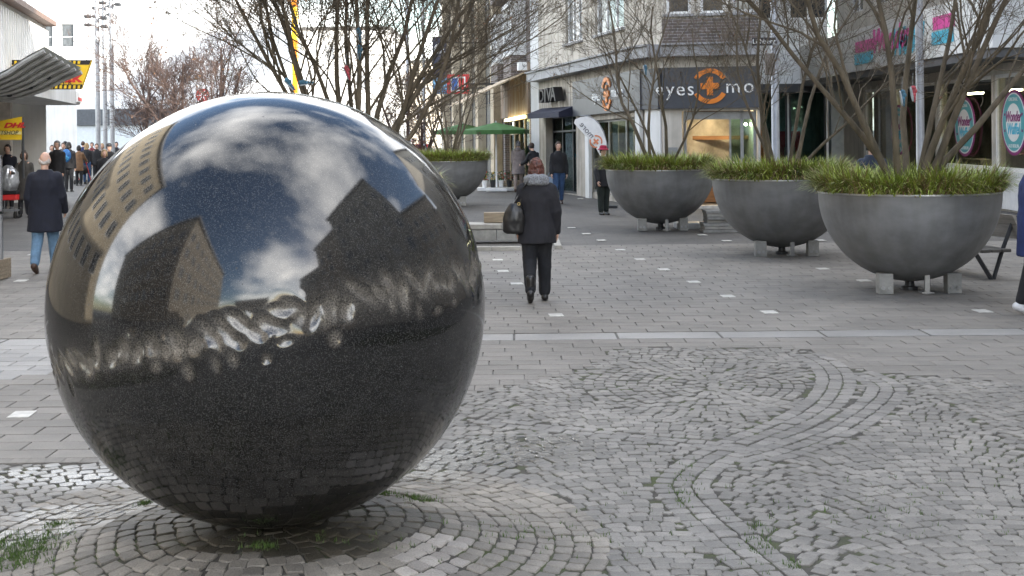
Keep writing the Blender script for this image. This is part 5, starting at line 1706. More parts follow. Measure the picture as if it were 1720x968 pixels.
    f_ = MB(); f_.ell(hc + Vector((0, -.052 * h, -.034 * h)), (.014 * h, .005 * h, .004 * h), k=8, rings=6); f_.build('mouth', M_LIP, e, local=True)
    # --- trousers, shoes
    t = MB()
    t.ell(C(0, .004, .515), (.102 * h * bulk, .078 * h * bulk, .07 * h), k=16, rings=10)
    for i in (0, 1):
        t.capsule(J['hip', i], J['knee', i], .060 * h * leg_w, .043 * h * leg_w); t.capsule(J['knee', i], J['ank', i] + upv * .01 * h, .043 * h * leg_w, .034 * h * leg_w)
    remesh(t, 'trousers', trousers, e, voxel, wrinkle=wr, wscale=11, seed=seed)
    for i in (0, 1):
        he, to = foot_pts(i)
        s_ = MB(); s_.capsule(he, he.lerp(to, .55), .027 * h, .027 * h); s_.capsule(he.lerp(to, .5), to, .026 * h, .019 * h)
        s_.capsule(J['ank', i] + (upv * (.085 * h if boots else .012 * h)) + (J['knee', i] - J['ank', i]).normalized() * (.0), he.lerp(to, .2), .034 * h if boots else .028 * h, .026 * h)
        remesh(s_, 'boot' if boots else 'shoe', shoes, e, min(voxel, .011), smooth=3)
    # --- coat
    c = MB(); B = bulk
    hem = .80 - coat_len
    secs = [(hem, .112 * flare, .092 * flare), (hem + .09, .11 * (flare * .6 + .4), .088 * (flare * .6 + .4)), (.55, .108, .085), (.63, .1, .079), (.70, .108, .082), (.765, .110, .074), (.80, .092, .062), (.825, .062, .054), (.852, .046, .046)]
    secs = [q for q in secs if q[0] <= .52 or q[0] > max(hem + .1, .53)] if hem < .5 else [(hem, .105 * flare, .085 * flare)] + [q for q in secs[3:] if q[0] > hem + .03]
    sw_ = fw * 0
    c.loft([tuple(C(0, .002, z)) + (rx * h * B, ry * h * B) for z, rx, ry in secs], k=28)
    for i in (0, 1):
        w_ = sleeve * (.5 + .5 * B)
        c.capsule(J['sh', i] - Vector(((-1, 1)[i] * .006 * h, 0, 0.006 * h)), J['el', i], .043 * h * w_, .037 * h * w_)
        c.capsule(J['el', i], J['wr', i] + J['hd', i] * .0, .038 * h * w_, .031 * h * w_)
    if hood: c.ell(C(0, .055, .835), (.07 * h, .045 * h, .045 * h))
    remesh(c, 'coat', coat, e, voxel, wrinkle=wr * 1.5, wscale=8, seed=seed + 5, smooth=5)
    if scarf:
        s_ = MB()
        for q in range(14):
            a = 2 * PI * q / 14; a2 = 2 * PI * (q + 1) / 14
            p = lambda an, z: C(.062 * math.cos(an), .058 * math.sin(an) + .006, z + .012 * math.sin(an))
            s_.capsule(p(a, .852), p(a2, .852), .030 * h, .030 * h, k=10); s_.capsule(p(a, .828) * 1, p(a2, .828), .030 * h, .030 * h, k=10)
        remesh(s_, 'scarf', scarf, e, min(voxel, .012), wrinkle=.008, wscale=22, seed=seed)
    # --- hair and hat
    if hair_style != 'bald' or hair:
        k_ = MB()
        if hair_style == 'bald':
            for s_ in (-1, 1): k_.ell(hc + Vector((s_ * .036 * h, .018 * h, -.012 * h)), (.0125 * h, .026 * h, .024 * h))
            k_.ell(hc + Vector((0, .036 * h, -.018 * h)), (.036 * h, .0195 * h, .026 * h))
        else:
            k_.ell(hc + Vector((0, .012 * h, .012 * h)), (.050 * h, .056 * h, .062 * h), k=16, rings=12)
            k_.ell(hc + Vector((0, -.026 * h, .047 * h)), (.034 * h, .022 * h, .018 * h))
            for s_ in (-1, 1): k_.ell(hc + Vector((s_ * .042 * h, .010 * h, -.002 * h)), (.011 * h, .028 * h, .036 * h))
            if hair_style in ('bob', 'long'):
                for s_ in (-1, 1): k_.ell(hc + Vector((s_ * .042 * h, .002 * h, -.02 * h)), (.015 * h, .036 * h, .05 * h))
                k_.ell(hc + Vector((0, .038 * h, -.03 * h)), (.046 * h, .028 * h, .05 * h))
            if hair_style == 'long':
                k_.ell(hc + Vector((0, .042 * h, -.085 * h)), (.05 * h, .022 * h, .085 * h))
        remesh(k_, 'hair', hair, e, min(voxel, .01), smooth=2, wrinkle=.013, wscale=46, seed=seed)
    if hat:
        k_ = MB()
        if hat == 'bucket':
            k_.loft([tuple(hc + Vector((0, .004 * h, z * h))) + (rx * h, ry * h) for z, rx, ry in ((.012, .086, .094), (.020, .082, .09), (.035, .056, .066), (.065, .052, .062), (.082, .035, .045))], k=24)
        else:
            k_.ell(hc + Vector((0, .008 * h, .030 * h)), (.052 * h, .060 * h, .05 * h)); k_.ell(hc + Vector((0, .012 * h, .012 * h)), (.052 * h, .06 * h, .026 * h))
            if hat == 'cap': k_.ell(hc + Vector((0, -.06 * h, .018 * h)), (.04 * h, .036 * h, .006 * h))
        remesh(k_, 'hat', hatm, e, .009, smooth=2)
    e['_j'] = 0
    del e['_j']
    return e, J

BLACK = cloth('black', (.016, .016, .019)); CHAR = cloth('charcoal', (.018, .017, .022)); NAVYC = cloth('navy', (.010, .012, .026))
JEANS = cloth('light_denim', (.16, .28, .42)); JEANS2 = cloth('mid_denim', (.05, .11, .24)); DKTR = cloth('dark_trousers', (.012, .013, .017))
TAUPE = cloth('taupe', (.30, .25, .235)); OLIVE = cloth('olive_grey', (.075, .068, .06)); BROWNC = cloth('tan_brown', (.24, .13, .065))
GREEN = cloth('dark_green', (.02, .028, .022)); KNIT = cloth('grey_knit', (.33, .34, .36), scale=60, var=.3); CREAM = cloth('cream', (.55, .5, .44))
BEIGET = cloth('beige_trousers', (.42, .33, .28)); REDC = cloth('crimson', (.42, .015, .06)); BLUEJ = cloth('royal_blue', (.012, .03, .14))
LEATHER = mat('black_leather', (.012, .011, .011), .35, var=.2, scale=20); BRLEA = mat('brown_leather', (.06, .03, .018), .5, var=.2)
H_AUB = mat('auburn_hair', (.12, .038, .025), .5, var=.45, scale=60); H_WHT = mat('white_hair', (.46, .41, .37), .6, var=.1); H_BRN = mat('brown_hair', (.075, .045, .028), .5, var=.3, scale=40)
H_DK = mat('dark_hair', (.02, .016, .014), .5, var=.3, scale=40); H_BLD = mat('blond_hair', (.40, .27, .13), .5, var=.25, scale=40); H_GRY = mat('grey_hair', (.25, .24, .23), .6, var=.2)

def gp(u, v):
    p = G(u, v, GZ); return (p.x, p.y, GZ)
AWAY = PI
# the woman walking away
pw = gp(903, 508); pw = (pw[0], pw[1], 0)
person('person walking away in a dark coat, grey knit scarf and ankle boots', pw, AWAY, 1.66, CHAR, DKTR, LEATHER, H_AUB, coat_len=.40, flare=1.14, legs=((.10, .02), (-.14, .42)),
       arms=((-.05, .35, .20), (.10, .22, .15)), hair_style='bob', scarf=KNIT, voxel=.011, bulk=1.10, boots=True, leg_w=1.18, sleeve=1.1, wr=.009)
# her shoulder bag
def shoulder_bag(base, h, side):
    e = empty('shoulder_bag', (base[0] + side[0], base[1] + side[1], .80), 'black leather shoulder bag carried by the person in the grey knit scarf', 'bag')
    mb = MB()
    mb.loft([(0, 0, 0, .10, .05), (0, 0, .03, .135, .07), (0, 0, .16, .14, .075), (0, 0, .27, .12, .06), (0, 0, .34, .07, .035), (0, 0, .36, .05, .02)], k=20)
    remesh(mb, 'pouch', LEATHER, e, .012, smooth=2, wrinkle=.008, wscale=11)
    mb = MB(); mb.tube([(-.02, 0, .33), (.07, .02, .48), (.15, -.02, .60), (.16, -.10, .62)], .011, k=6); mb.tube([(.05, 0, .33), (.11, .03, .48), (.17, 0, .60)], .010, k=6); mb.build('strap', LEATHER, e, local=True)
    mb = MB(); k_ = 10
    mb.tube([(.05 + .016 * math.cos(a), -.062 + .0 * a, .355 + .016 * math.sin(a)) for a in [q * 2 * PI / 10 for q in range(11)]], .004, k=5); mb.build('ring', mat('brass', (.6, .45, .2), .3, metal=1), e, local=True)
shoulder_bag(pw, 1.66, (-.26, -.08))
# elderly man walking away on the left
pm_ = gp(77, 459)
person('person walking away in navy coat and light blue jeans on the left', (pm_[0], pm_[1], 0), AWAY + .12, 1.75, NAVYC, JEANS, BRLEA, H_WHT, coat_len=.47, flare=1.12, legs=((.22, .05), (-.2, .3)),
       arms=((.1, .55, .16), (-.05, .5, .16)), hair_style='bald', voxel=.012, bulk=1.2, leg_w=1.1, sleeve=1.15)
# by the shops
person('person in a long taupe hooded coat and grey knit cap at the flower stand', gp(871, 323), AWAY - .15, 1.66, TAUPE, BEIGET, BRLEA, H_GRY, coat_len=.46, flare=1.1, hood=True, hat='knit', hatm=cloth('grey_cap', (.16, .16, .17)), bulk=1.12, arms=((.3, .9, .1), (.2, .8, .1)), legs=((.08, 0), (-.08, .1)))
person('person in black jacket and brown cap bending over the flower stand', gp(901, 327), AWAY + .7, 1.62, BLACK, DKTR, LEATHER, H_DK, coat_len=.3, lean=.3, hat='cap', hatm=cloth('brown_cap', (.1, .06, .045)), bulk=1.1, arms=((.6, .6, .1), (.5, .7, .1)))
person('person in black jacket and blue jeans walking towards us near the fashion shop', gp(939, 343), .1, 1.68, BLACK, JEANS2, BRLEA, H_BRN, coat_len=.31, legs=((.10, .05), (-.12, .15)), arms=((.05, .3, .12), (-.05, .25, .14)), bulk=1.05, leg_w=1.05)
person('person in a crimson bucket hat and dark jacket standing by the leaning flag', gp(1014, 361), .35, 1.62, BLACK, GREEN, LEATHER, H_DK, coat_len=.40, hat='bucket', hatm=REDC, arms=((.15, .3, .12), (.1, .3, .12)), legs=((.04, 0), (-.06, 0)), bulk=1.05, leg_w=1.15)
mb_ = W(1464, 236, 22.3)
person('person in a dark blue jacket seen from behind over the nearest bowl planter', (mb_.x, 22.3, GZ), AWAY - .3, 1.80, cloth('ink_blue', (.03, .045, .08)), DKTR, LEATHER, H_DK, coat_len=.32, bulk=1.2, arms=((.1, .2, .15), (.1, .2, .15)))
pe = gp(1748, 532)
person('person in a royal blue jacket cut off by the right picture edge', (pe[0] - .01, pe[1], 0), PI * .5, 1.76, BLUEJ, DKTR, mat('white_trainer', (.55, .55, .56), .5), H_DK, coat_len=.47, bulk=1.35, legs=((.14, .0), (-.12, .15)), arms=((.45, .6, .1), (.3, .5, .1)))
# the crowd down the left street
CROWD = [
    ('person in a long olive quilted coat walking towards us beside the cart', 42, 366, .0, 1.63, OLIVE, DKTR, LEATHER, H_BRN, dict(coat_len=.55, flare=1.05, hair_style='bob', boots=True, arms=((.5, 1.3, .1), (.05, .3, .1)), legs=((.1, 0), (-.1, .15)))),
    ('person in navy jacket walking at the far left edge behind the cart', 14, 352, .1, 1.78, NAVYC, DKTR, LEATHER, H_DK, dict(coat_len=.34, arms=((.4, .8, .1), (.1, .3, .1)))),
    ('person in black jacket under the yellow parcel sign', 34, 336, .0, 1.82, BLACK, DKTR, LEATHER, H_BRN, dict(coat_len=.33)),
    ('person in a cream scarf and pale coat', 72, 326, .0, 1.66, CREAM, JEANS2, BRLEA, H_BLD, dict(coat_len=.42, hair_style='long', scarf=CREAM)),
    ('person in black padded jacket striding towards us beyond the navy coat', 97, 340, -.1, 1.84, BLACK, DKTR, LEATHER, H_GRY, dict(coat_len=.36, bulk=1.2, legs=((.16, 0), (-.16, .2)))),
    ('person in black hood with a bright blue backpack', 116, 322, AWAY, 1.78, BLACK, DKTR, LEATHER, H_DK, dict(coat_len=.34, hair_style='bob', bulk=1.1)),
    ('person in tan brown coat pushing the stroller', 133, 312, AWAY, 1.62, BROWNC, DKTR, LEATHER, H_DK, dict(coat_len=.44, hair_style='bob', arms=((.7, .4, .1), (.7, .4, .1)))),
    ('person in short black jacket and jeans walking away beside the stroller', 146, 309, AWAY, 1.70, BLACK, JEANS2, LEATHER, H_BLD, dict(coat_len=.3, hair_style='long')),
    ('person in black between the stroller and the light poles', 163, 306, .2, 1.66, BLACK, DKTR, LEATHER, H_BRN, dict(coat_len=.36)),
    ('person in black cap and black coat at the left rim of the ball', 184, 330, .5, 1.74, BLACK, DKTR, LEATHER, H_DK, dict(coat_len=.45, hat='cap', hatm=BLACK, bulk=1.15)),
    ('bareheaded person in black half hidden by the left rim of the ball', 176, 345, .3, 1.6, BLACK, DKTR, LEATHER, H_BLD, dict(coat_len=.4, hair_style='bob')),
    ('person in brown jacket far behind the cream scarf', 55, 316, .2, 1.66, BROWNC, DKTR, LEATHER, H_BRN, dict(coat_len=.36, hair_style='long')),
    ('far walker in grey coat right of the black padded jacket', 107, 309, .1, 1.72, cloth('grey_coat', (.15, .15, .16)), DKTR, LEATHER, H_BRN, dict(coat_len=.44)),
    ('far walker in red jacket near the light poles', 155, 298, .1, 1.68, cloth('dull_red', (.22, .04, .045)), DKTR, LEATHER, H_DK, dict(coat_len=.36)),
    ('far walker in dark coat beneath the blue awning by the ball', 196, 300, .1, 1.7, CHAR, DKTR, LEATHER, H_DK, dict(coat_len=.5)),
    ('far walker in navy anorak at the left beyond the parcel sign', 8, 314, .1, 1.75, NAVYC, DKTR, LEATHER, H_BRN, dict(coat_len=.36)),
    ('far walker in olive parka left of the cream scarf', 62, 311, AWAY, 1.78, OLIVE, JEANS2, LEATHER, H_DK, dict(coat_len=.4)),
    ('far walker in cream jacket behind the black padded jacket', 88, 312, .1, 1.64, CREAM, JEANS2, LEATHER, H_BRN, dict(coat_len=.34, hair_style='bob')),
    ('far walker in black with a dark cap left of the blue backpack', 110, 305, AWAY, 1.76, BLACK, DKTR, LEATHER, H_DK, dict(coat_len=.36, hat='cap', hatm=BLACK)),
    ('far walker in beige coat between the poles and the ball', 172, 304, .2, 1.66, TAUPE, DKTR, LEATHER, H_BLD, dict(coat_len=.46, hair_style='bob')),
    ('far walker in blue jacket under the poles', 140, 300, AWAY, 1.74, BLUEJ, DKTR, LEATHER, H_BRN, dict(coat_len=.34)),
    ('far walker in charcoal jacket beneath the white shop overhang', 24, 312, .1, 1.7, CHAR, DKTR, LEATHER, H_GRY, dict(coat_len=.4)),
    ('small far off figure in dark jacket right of the ball', 694, 295, .0, 1.72, BLACK, DKTR, LEATHER, H_DK, dict(coat_len=.4)),
    ('small far off figure in maroon jacket right of the ball', 706, 297, .0, 1.70, cloth('maroon', (.12, .02, .03)), DKTR, LEATHER, H_BRN, dict(coat_len=.4)),
]
for lab, u, v, hd, hh, c, t, s_, hr, kw in CROWD:
    person(lab, gp(u, v), hd, hh, c, t, s_, hr, voxel=.018, group='people in the left street' if u < 300 else 'far people beyond the ball', **kw)
# ---------------------------------------------------------------- street furniture and small things
M_WOOD = mat('weathered_wood', (0.34, 0.28, 0.2), .8, color2=(0.2, 0.155, 0.105), scale=4, stretch=(1, 8, 8), bump=.3)
M_BENCHW = mat('bench_wood', (0.33, 0.30, 0.26), .7, color2=(0.2, 0.18, 0.155), scale=3, stretch=(1, 6, 6))
M_KERB = mat('kerb_stone', (0.36, 0.345, 0.31), .85, var=.12, scale=5, bump=.3, bscale=50)
M_POLE = mat('galvanised', (0.33, 0.34, 0.36), .45, metal=.5, var=.1, scale=5)

# bench: end seen from the side, plank back and slab seat on splayed legs
bp = G(1660, 470)
bench = empty('bench', (bp.x, bp.y, 0), 'wooden bench with curved back half hidden behind the nearest bowl', 'bench')
bx0, bx1 = -1.75, 0.12
by = 0.0
def bl(x, y, z): return (x, y, z)
for k_, (y0, z0, y1, z1) in enumerate(((.40, .62, .36, .84), (.36, .845, .30, 1.0))):
    mb = MB(); mb.prism([(bx0, y0, z0), (bx0, y0 + .045, z0), (bx0, y1 + .045, z1), (bx0, y1, z1)], (bx1 - bx0 - .02 * k_, 0, 0)); mb.build('back_plank', M_BENCHW, bench, local=True)
for k_ in range(3):
    mb = MB(); mb.box(((bx0 + bx1) / 2, -.10 + k_ * .15, .455), (bx1 - bx0, .135, .05), bev=.01); mb.build('seat_plank', mat('dark_seat', (.06, .055, .05), .6), bench, local=True)
for x in (bx0 + .2, bx1 - .14):
    mb = MB(); mb.tube([(x, .06, 0), (x, -.18, .43)], .03, k=6); mb.build('leg', M_DARKMETAL, bench, local=True)
    mb = MB(); mb.tube([(x, .09, 0), (x, .22, .43), (x, .42, .98)], .03, k=6); mb.build('leg', M_DARKMETAL, bench, local=True)
bench.rotation_euler = (0, 0, rad(-76)); bench.scale = (1, 1, .84)
# low kerb frame with a beam on it, left of the walker
kp = G(840, 421)
ke = empty('kerb_frame', (kp.x, kp.y, 0), 'low stone kerb frame on the paving behind the granite ball', 'kerb')
for k_ in range(4):
    mb = MB(); mb.box((-.9 + k_ * .5, 0, .03), (.49, .12, .075), bev=.008); mb.build('kerb_stone', M_KERB, ke, local=True)
for k_ in range(3):
    mb = MB(); mb.box((1.0 - .02, .35 + k_ * .5, .03), (.12, .49, .075), bev=.008); mb.build('kerb_stone', M_KERB, ke, local=True)
sp_ = G(836, 409)
se = empty('stone_step', (sp_.x, sp_.y + .3, 0), 'two tier concrete step block between the ball and the person in the grey scarf', 'step')
for k_ in range(3):
    mb = MB(); mb.box((-.95 + k_ * .62, 0, .14), (.61, .5, .20), bev=.01); mb.build('lower_block', M_CONC, se, local=True)
    mb = MB(); mb.box((-.85 + k_ * .62, .02, .295), (.61, .56, .095), bev=.012); mb.build('top_slab', M_KERB, se, local=True)
mb = MB(); mb.box((sp_.x + .06, sp_.y + .35, .445), (.62, .2, .18), bev=.008)
tag(mb.build('wooden_beam', M_WOOD), 'short wooden beam lying on the concrete step', 'beam')
# stack of slabs and a box by the middle bowl
st = G(1216, 388); 
stk = empty('slab_stack', (st.x, st.y, GZ), 'stack of grey paving slabs between the smallest and middle bowls', 'stack')
r6 = random.Random(4)
for k_ in range(7):
    mb = MB(); mb.box((r6.uniform(-.04, .04), r6.uniform(-.03, .03), .03 + k_ * .062), (.85 - .02 * k_, .6, .055), bev=.005); mb.build('slab', M_KERB if k_ % 2 else M_CONC, stk, local=True)
bxp = G(1163, 384)
e = empty('metal_crate', (bxp.x, bxp.y, GZ), 'low pale metal crate on the ground beside the slab stack', 'crate')
mb = MB(); mb.box((0, .3, .06), (.62, .55, .12), bev=.01); mb.build('tray', M_RIM, e, local=True)
mb = MB(); mb.box((.27, 0.0, .05), (.12, .03, .09), bev=.004); mb.build('red_end', M_RED, e, local=True)

# poles on the right
def lamp_post(u, D, r_, h, label, m=M_POLE):
    p = W(u, 250, D)
    e = empty('lamp_post', (p.x, D, GZ), label, 'lamp post', 'lamp posts')
    mb = MB(); mb.lathe([(r_ * 1.5, 0), (r_ * 1.5, .5), (r_, .56), (r_ * .85, h)], k=20); mb.build('pole', m, e, local=True, smooth=50)
    mb = MB(); mb.lathe([(.05, h), (.25, h + .05), (.28, h + .2), (.05, h + .35)], k=20); mb.build('lamp_head', M_DARKMETAL, e, local=True, smooth=50)
    return e
lp = lamp_post(1303, 27.5, .085, 8.0, 'tall grey lamp post behind the middle bowl carrying the street name sign')
lamp_post(1546, 20.5, .065, 8.0, 'grey lamp post rising behind the widest bare tree')
lamp_post(686, 62, .08, 9.0, 'thin far lamp post left of the blue banner')
lamp_post(713, 70, .08, 9.0, 'farthest thin lamp post just behind the blue banner')
# street name plate
pp = W(1283, 70, 27.3)
e = empty('street_name_sign', pp, 'dark street name plate on the lamp post', 'sign')
mb = MB(); mb.box((0, 0, 0), (.50, .02, .17), bev=.004); mb.box((.25, .08, -.02), (.04, .22, .05)); mb.build('plate', mat('plate_blue', (.02, .02, .03), .4), e, local=True)
mb = MB(); put_text(mb, 'Löhberg', (0, -.014, 0), (1, 0, 0), (0, 0, 1), .145, .004); mb.build('lettering', M_SIGNW, e, local=True)
# grey box under the plate
pp = W(1293, 108, 27.32); mb = MB(); mb.box(pp, (.20, .14, .46), bev=.02); tag(mb.build('junction_box', mat('grey_brown_box', (.2, .17, .15), .6)), 'small brown grey box strapped to the lamp post below the name plate', 'box')

# flood light poles on the left
for k_, (u, D, lab) in enumerate(((165, 58, 'leftmost'), (177, 62, 'middle'), (189, 60, 'rightmost'))):
    p = W(u, 250, D)
    e = empty('flood_light_pole', (p.x, D, GZ), lab + ' of the three slim flood light poles at the end of the street', 'light pole', 'three flood light poles')
    mb = MB(); mb.lathe([(.115, 0), (.105, 4), (.09, 12)], k=14); mb.build('pole', M_POLE, e, local=True, smooth=50)
    for q in range(4):
        v = (45, 28, 8)[k_] - 7 * q + (q % 2) * 4; zz_ = W(u, v, D).z
        sd = -1 if (q + k_) % 2 else 1
        mb = MB(); mb.tube([(0, 0, zz_), (sd * .25, -.1, zz_)], .03, k=6); mb.box((sd * .36, -.14, zz_), (.26, .3, .13), bev=.02)
        mb.build('flood_light', M_DARKMETAL, e, local=True)

# green parasols at the flower shop
M_PARA = mat('green_canvas', (0.05, 0.14, 0.035), .75, var=.12, scale=3)
def parasol(u, D, vtop, vrim, r_, label):
    p = W(u, 300, D)
    e = empty('parasol', (p.x, D, GZ), label, 'parasol', 'green parasols')
    zt_, zr_ = W(u, vtop, D).z, W(u, vrim, D).z
    mb = MB(); n = 8
    top = (0, 0, zt_); rim = [(r_ * math.cos(2 * PI * q / n + .2), r_ * math.sin(2 * PI * q / n + .2), zr_ - (0 if q % 1 == 0 else .05)) for q in range(n)]
    for q in range(n):
        a, b_ = rim[q], rim[(q + 1) % n]
        mb.add([top, a, b_], [(0, 1, 2)]); mb.add([a, b_, (b_[0], b_[1], b_[2] - .14), (a[0], a[1], a[2] - .14)], [(0, 1, 2, 3)])
    mb.build('canopy', M_PARA, e, local=True)
    mb = MB()
    for q in range(n): mb.tube([(0, 0, zt_ - .04), (rim[q][0] * .98, rim[q][1] * .98, zr_ - .03)], .012, k=4)
    mb.build('ribs', M_POLE, e, local=True)['kind'] = 'stuff'
    mb = MB(); mb.tube([(0, 0, 0.1), (0, 0, zt_ + .05)], .03, k=10); mb.build('pole', M_WHITE, e, local=True)
    mb = MB(); mb.box((0, 0, .06), (.7, .7, .1), bev=.02); mb.build('base', M_WHITE, e, local=True)
parasol(834, 44.0, 205, 218, 1.15, 'near green parasol on a white pole over the flower stand')
parasol(778, 48.0, 207, 219, 1.1, 'far green parasol mostly hidden behind the other one')
# flower stand
fp = G(832, 318)
fe = empty('flower_stand', (fp.x, fp.y - 1.0, GZ), 'low stand of potted flowers beneath the green parasol', 'flower stand')
r7 = random.Random(9)
for k_ in range(7):
    x, y = -.35 + (k_ % 4) * .28, (k_ // 4) * .3
    mb = MB(); mb.lathe([(.07, .12), (.10, .36), (.085, .36), (.06, .14)], c=(x, y, 0), k=12); pot = mb.build('pot', M_DARKMETAL if k_ % 2 else M_WHITE, fe, local=True)
    mb = MB()
    for q in range(60):
        a = r7.uniform(0, 6.3); rr = r7.uniform(0, .16); z = .34 + r7.uniform(0, .3)
        c = Vector((x + rr * math.cos(a), y + rr * math.sin(a), z)); d = Vector((r7.gauss(0, 1), r7.gauss(0, 1), r7.gauss(0, 1))).normalized() * .04; b_ = d.cross(Vector((0, .3, 1))).normalized() * .025
        mb.add([c - d, c - b_, c + d, c + b_], [(0, 1, 2, 3)], (1 + k_ % 3) if q % 4 == 0 else 0)
    mb.build('flowers', [mat('flower_leaf', (.06, .12, .03), .6), M_RED, M_YEL, M_WHITE], pot, local=True)['kind'] = 'stuff'
mb = MB(); mb.box((.05, .15, .06), (1.3, .7, .1)); mb.build('trolley', M_WHITE, fe, local=True)
for k_, (u, v, lab) in enumerate(((885, 318, 'wooden flower crate left of the black cap'), (858, 318, 'wooden flower crate behind the taupe coat'))):
    p = G(u, v); mb = MB()
    for q in range(3): mb.box((p.x, p.y, .05 + q * .1), (.7, .4, .075))
    mb.box((p.x - .3, p.y, .15), (.05, .38, .3)); mb.box((p.x + .3, p.y, .15), (.05, .38, .3))
    tag(mb.build('flower_crate', M_WOOD), lab, 'crate', 'flower crates')
# tall pot plant beside the shop door
p = G(888, 318); e = empty('pot_plant', (p.x, p.y + .6, GZ), 'tall leafy pot plant by the flower shop door', 'plant')
mb = MB(); mb.lathe([(.12, 0), (.18, .4), (.16, .4)], k=14); mb.build('pot', M_DARKMETAL, e, local=True)
mb = MB()
for q in range(160):
    a = r7.uniform(0, 6.3); el = r7.uniform(-.3, 1.4); L_ = r7.uniform(.2, .6)
    b0 = Vector((0, 0, r7.uniform(.5, 1.2))); d = Vector((math.cos(a) * math.cos(el), math.sin(a) * math.cos(el), math.sin(el))); sdv = d.cross(Vector((0, 0, 1))).normalized() * .035
    mb.add([b0, b0 + d * L_ * .5 - sdv, b0 + d * L_, b0 + d * L_ * .5 + sdv], [(0, 1, 2, 3)])
mb.build('foliage', mat('plant_leaf', (.035, .07, .025), .5, var=.3), e, local=True)['kind'] = 'stuff'
# sandwich board
p = G(963, 321); e = empty('sandwich_board', (p.x, p.y, GZ), 'white sandwich board standing before the fashion shop', 'sign')
for s_ in (-1, 1):
    mb = MB(); c = Vector((0, s_ * .18, .58)); ay = Vector((0, -s_ * .3, 1)).normalized(); an = Vector((1, 0, 0)).cross(ay)
    mb.box(c, (.62, .03, 1.15), ax=(Vector((1, 0, 0)), an, ay)); pnl = mb.build('panel', M_WHITE, e, local=True)
    mb = MB(); mb.box(c + an * (.018 if an.y * s_ > 0 else -.018), (.54, .006, .95), ax=(Vector((1, 0, 0)), an, ay)); mb.build('poster', mat('pale_poster', (.62, .6, .55), .5, var=.15, scale=3), pnl, local=True)
e.rotation_euler = (0, 0, -.5)
# leaning beach flag, lettering seen from behind
D = 34.0; fb = W(1012, 330, D)
e = empty('beach_flag', (fb.x, D, GZ), 'leaning white feather flag with mirrored eyes and more lettering', 'flag')
def fpt(u, v, dy=0): q = W(u, v, D); return Vector((q.x - fb.x, dy, q.z - GZ))
out = [(1008, 262), (1000, 247), (985, 230), (972, 216), (964, 207), (966, 201), (975, 197), (986, 196), (997, 200), (1006, 209), (1013, 222), (1018, 238), (1019, 250), (1017, 263)]
mb = MB(); mb.prism([fpt(u, v) for u, v in out], (0, .012, 0)); clothp = mb.build('cloth', M_WHITE, e, local=True)
mb = MB(); mb.tube([fpt(1020, 347, .02), fpt(1018, 262, .02), fpt(1020, 245, .02), fpt(1014, 221, .02), fpt(1005, 206, .02), fpt(990, 195, .02), fpt(975, 195, .02)], .012, k=6); mb.build('pole', M_POLE, e, local=True)
mb = MB(); mb.box((fpt(1020, 347)).to_tuple(), (.5, .4, .05)); mb.build('foot', M_DARKMETAL, e, local=True)
fd = (fpt(1004, 243) - fpt(978, 212)).normalized(); fu = Vector((0, -1, 0)).cross(fd)
fu = fu if fu.z > 0 else -fu
mb = MB(); put_text(mb, 'more', fpt(986, 219, -.008), -fd, fu, .22, .004); mb.build('lettering', mat('grey_ink', (.12, .12, .14), .5), clothp, local=True)
mb = MB(); cc_ = fpt(1001, 238, -.008); rr = .17
for half in (0, 1):
    for q in range(8):
        a0, a1 = [rad(28 + 180 * half + t * 124 / 8) for t in (q, q + 1)]
        pq = [cc_ + fd * (x * math.cos(a)) + fu * (x * math.sin(a)) for a, x in ((a0, rr), (a1, rr), (a1, rr * .78), (a0, rr * .78))]
        mb.prism(pq, (0, -.004, 0))
mb.box(cc_, (.17, .008, .05), ax=(fd, Vector((0, 1, 0)), fu)); mb.box(cc_ + Vector((0, -.003, 0)), (.05, .008, .17), ax=(fd, Vector((0, 1, 0)), fu))
mb.build('ring_and_plus_emblem', mat('orange_ink', (.7, .25, .12), .5), clothp, local=True)

# banners on the far right row
def hang_sign(name, label, u0, u1, v0, v1, D, m, th=.12):
    a, b_ = W(u0, v1, D), W(u1, v0, D)
    e = empty(name, ((a.x + b_.x) / 2, D, a.z), label, 'sign')
    w, h = b_.x - a.x, b_.z - a.z
    mb = MB(); mb.box((0, 0, h / 2), (w, th, h), bev=.01); o = mb.build('panel', m, e, local=True)
    return e, o, w, h
M_O2 = mat('navy_gradient', (.008, .012, .045), .4, var=.1); 
e, o, w, h = hang_sign('vertical_banner', 'tall navy banner with white O2 sign above the red square sign', 727, 750, 62, 158, 52, M_O2)
mb = MB(); mb.box((0, -.065, h * .14), (w * .98, .012, h * .28)); mb.build('bubble_print', mat('bubble_blue', (.02, .25, .6), .4, color2=(.3, .6, .8), scale=5), o, local=True)
mb = MB(); put_text(mb, 'O', (-.02, -.07, h * .78), (1, 0, 0), (0, 0, 1), .52, .01, bold=.01); put_text(mb, '2', (.19, -.07, h * .70), (1, 0, 0), (0, 0, 1), .24, .01); mb.build('lettering', M_SIGNW, o, local=True)
for t_ in (.9, .1):
    mb = MB(); mb.tube([(w / 2, 0, h * t_), (w / 2 + 1.6, .5, h * t_)], .03, k=6); mb.build('bracket', M_DARKMETAL, e, local=True)
e, o, w, h = hang_sign('square_sign', 'red square sign with a blue and white emblem beside the tall navy banner', 751, 788, 125, 158, 50, M_RED)
mb = MB(); mb.box((0, -.066, h * .5), (w * .66, .012, h * .76), 0); mb.box((-w * .15, -.074, h * .5), (w * .26, .012, h * .6), 1); mb.box((w * .15, -.074, h * .5), (w * .24, .012, h * .6), 2)
mb.build('emblem', [M_SIGNW, M_BLUE, M_RED], o, local=True)
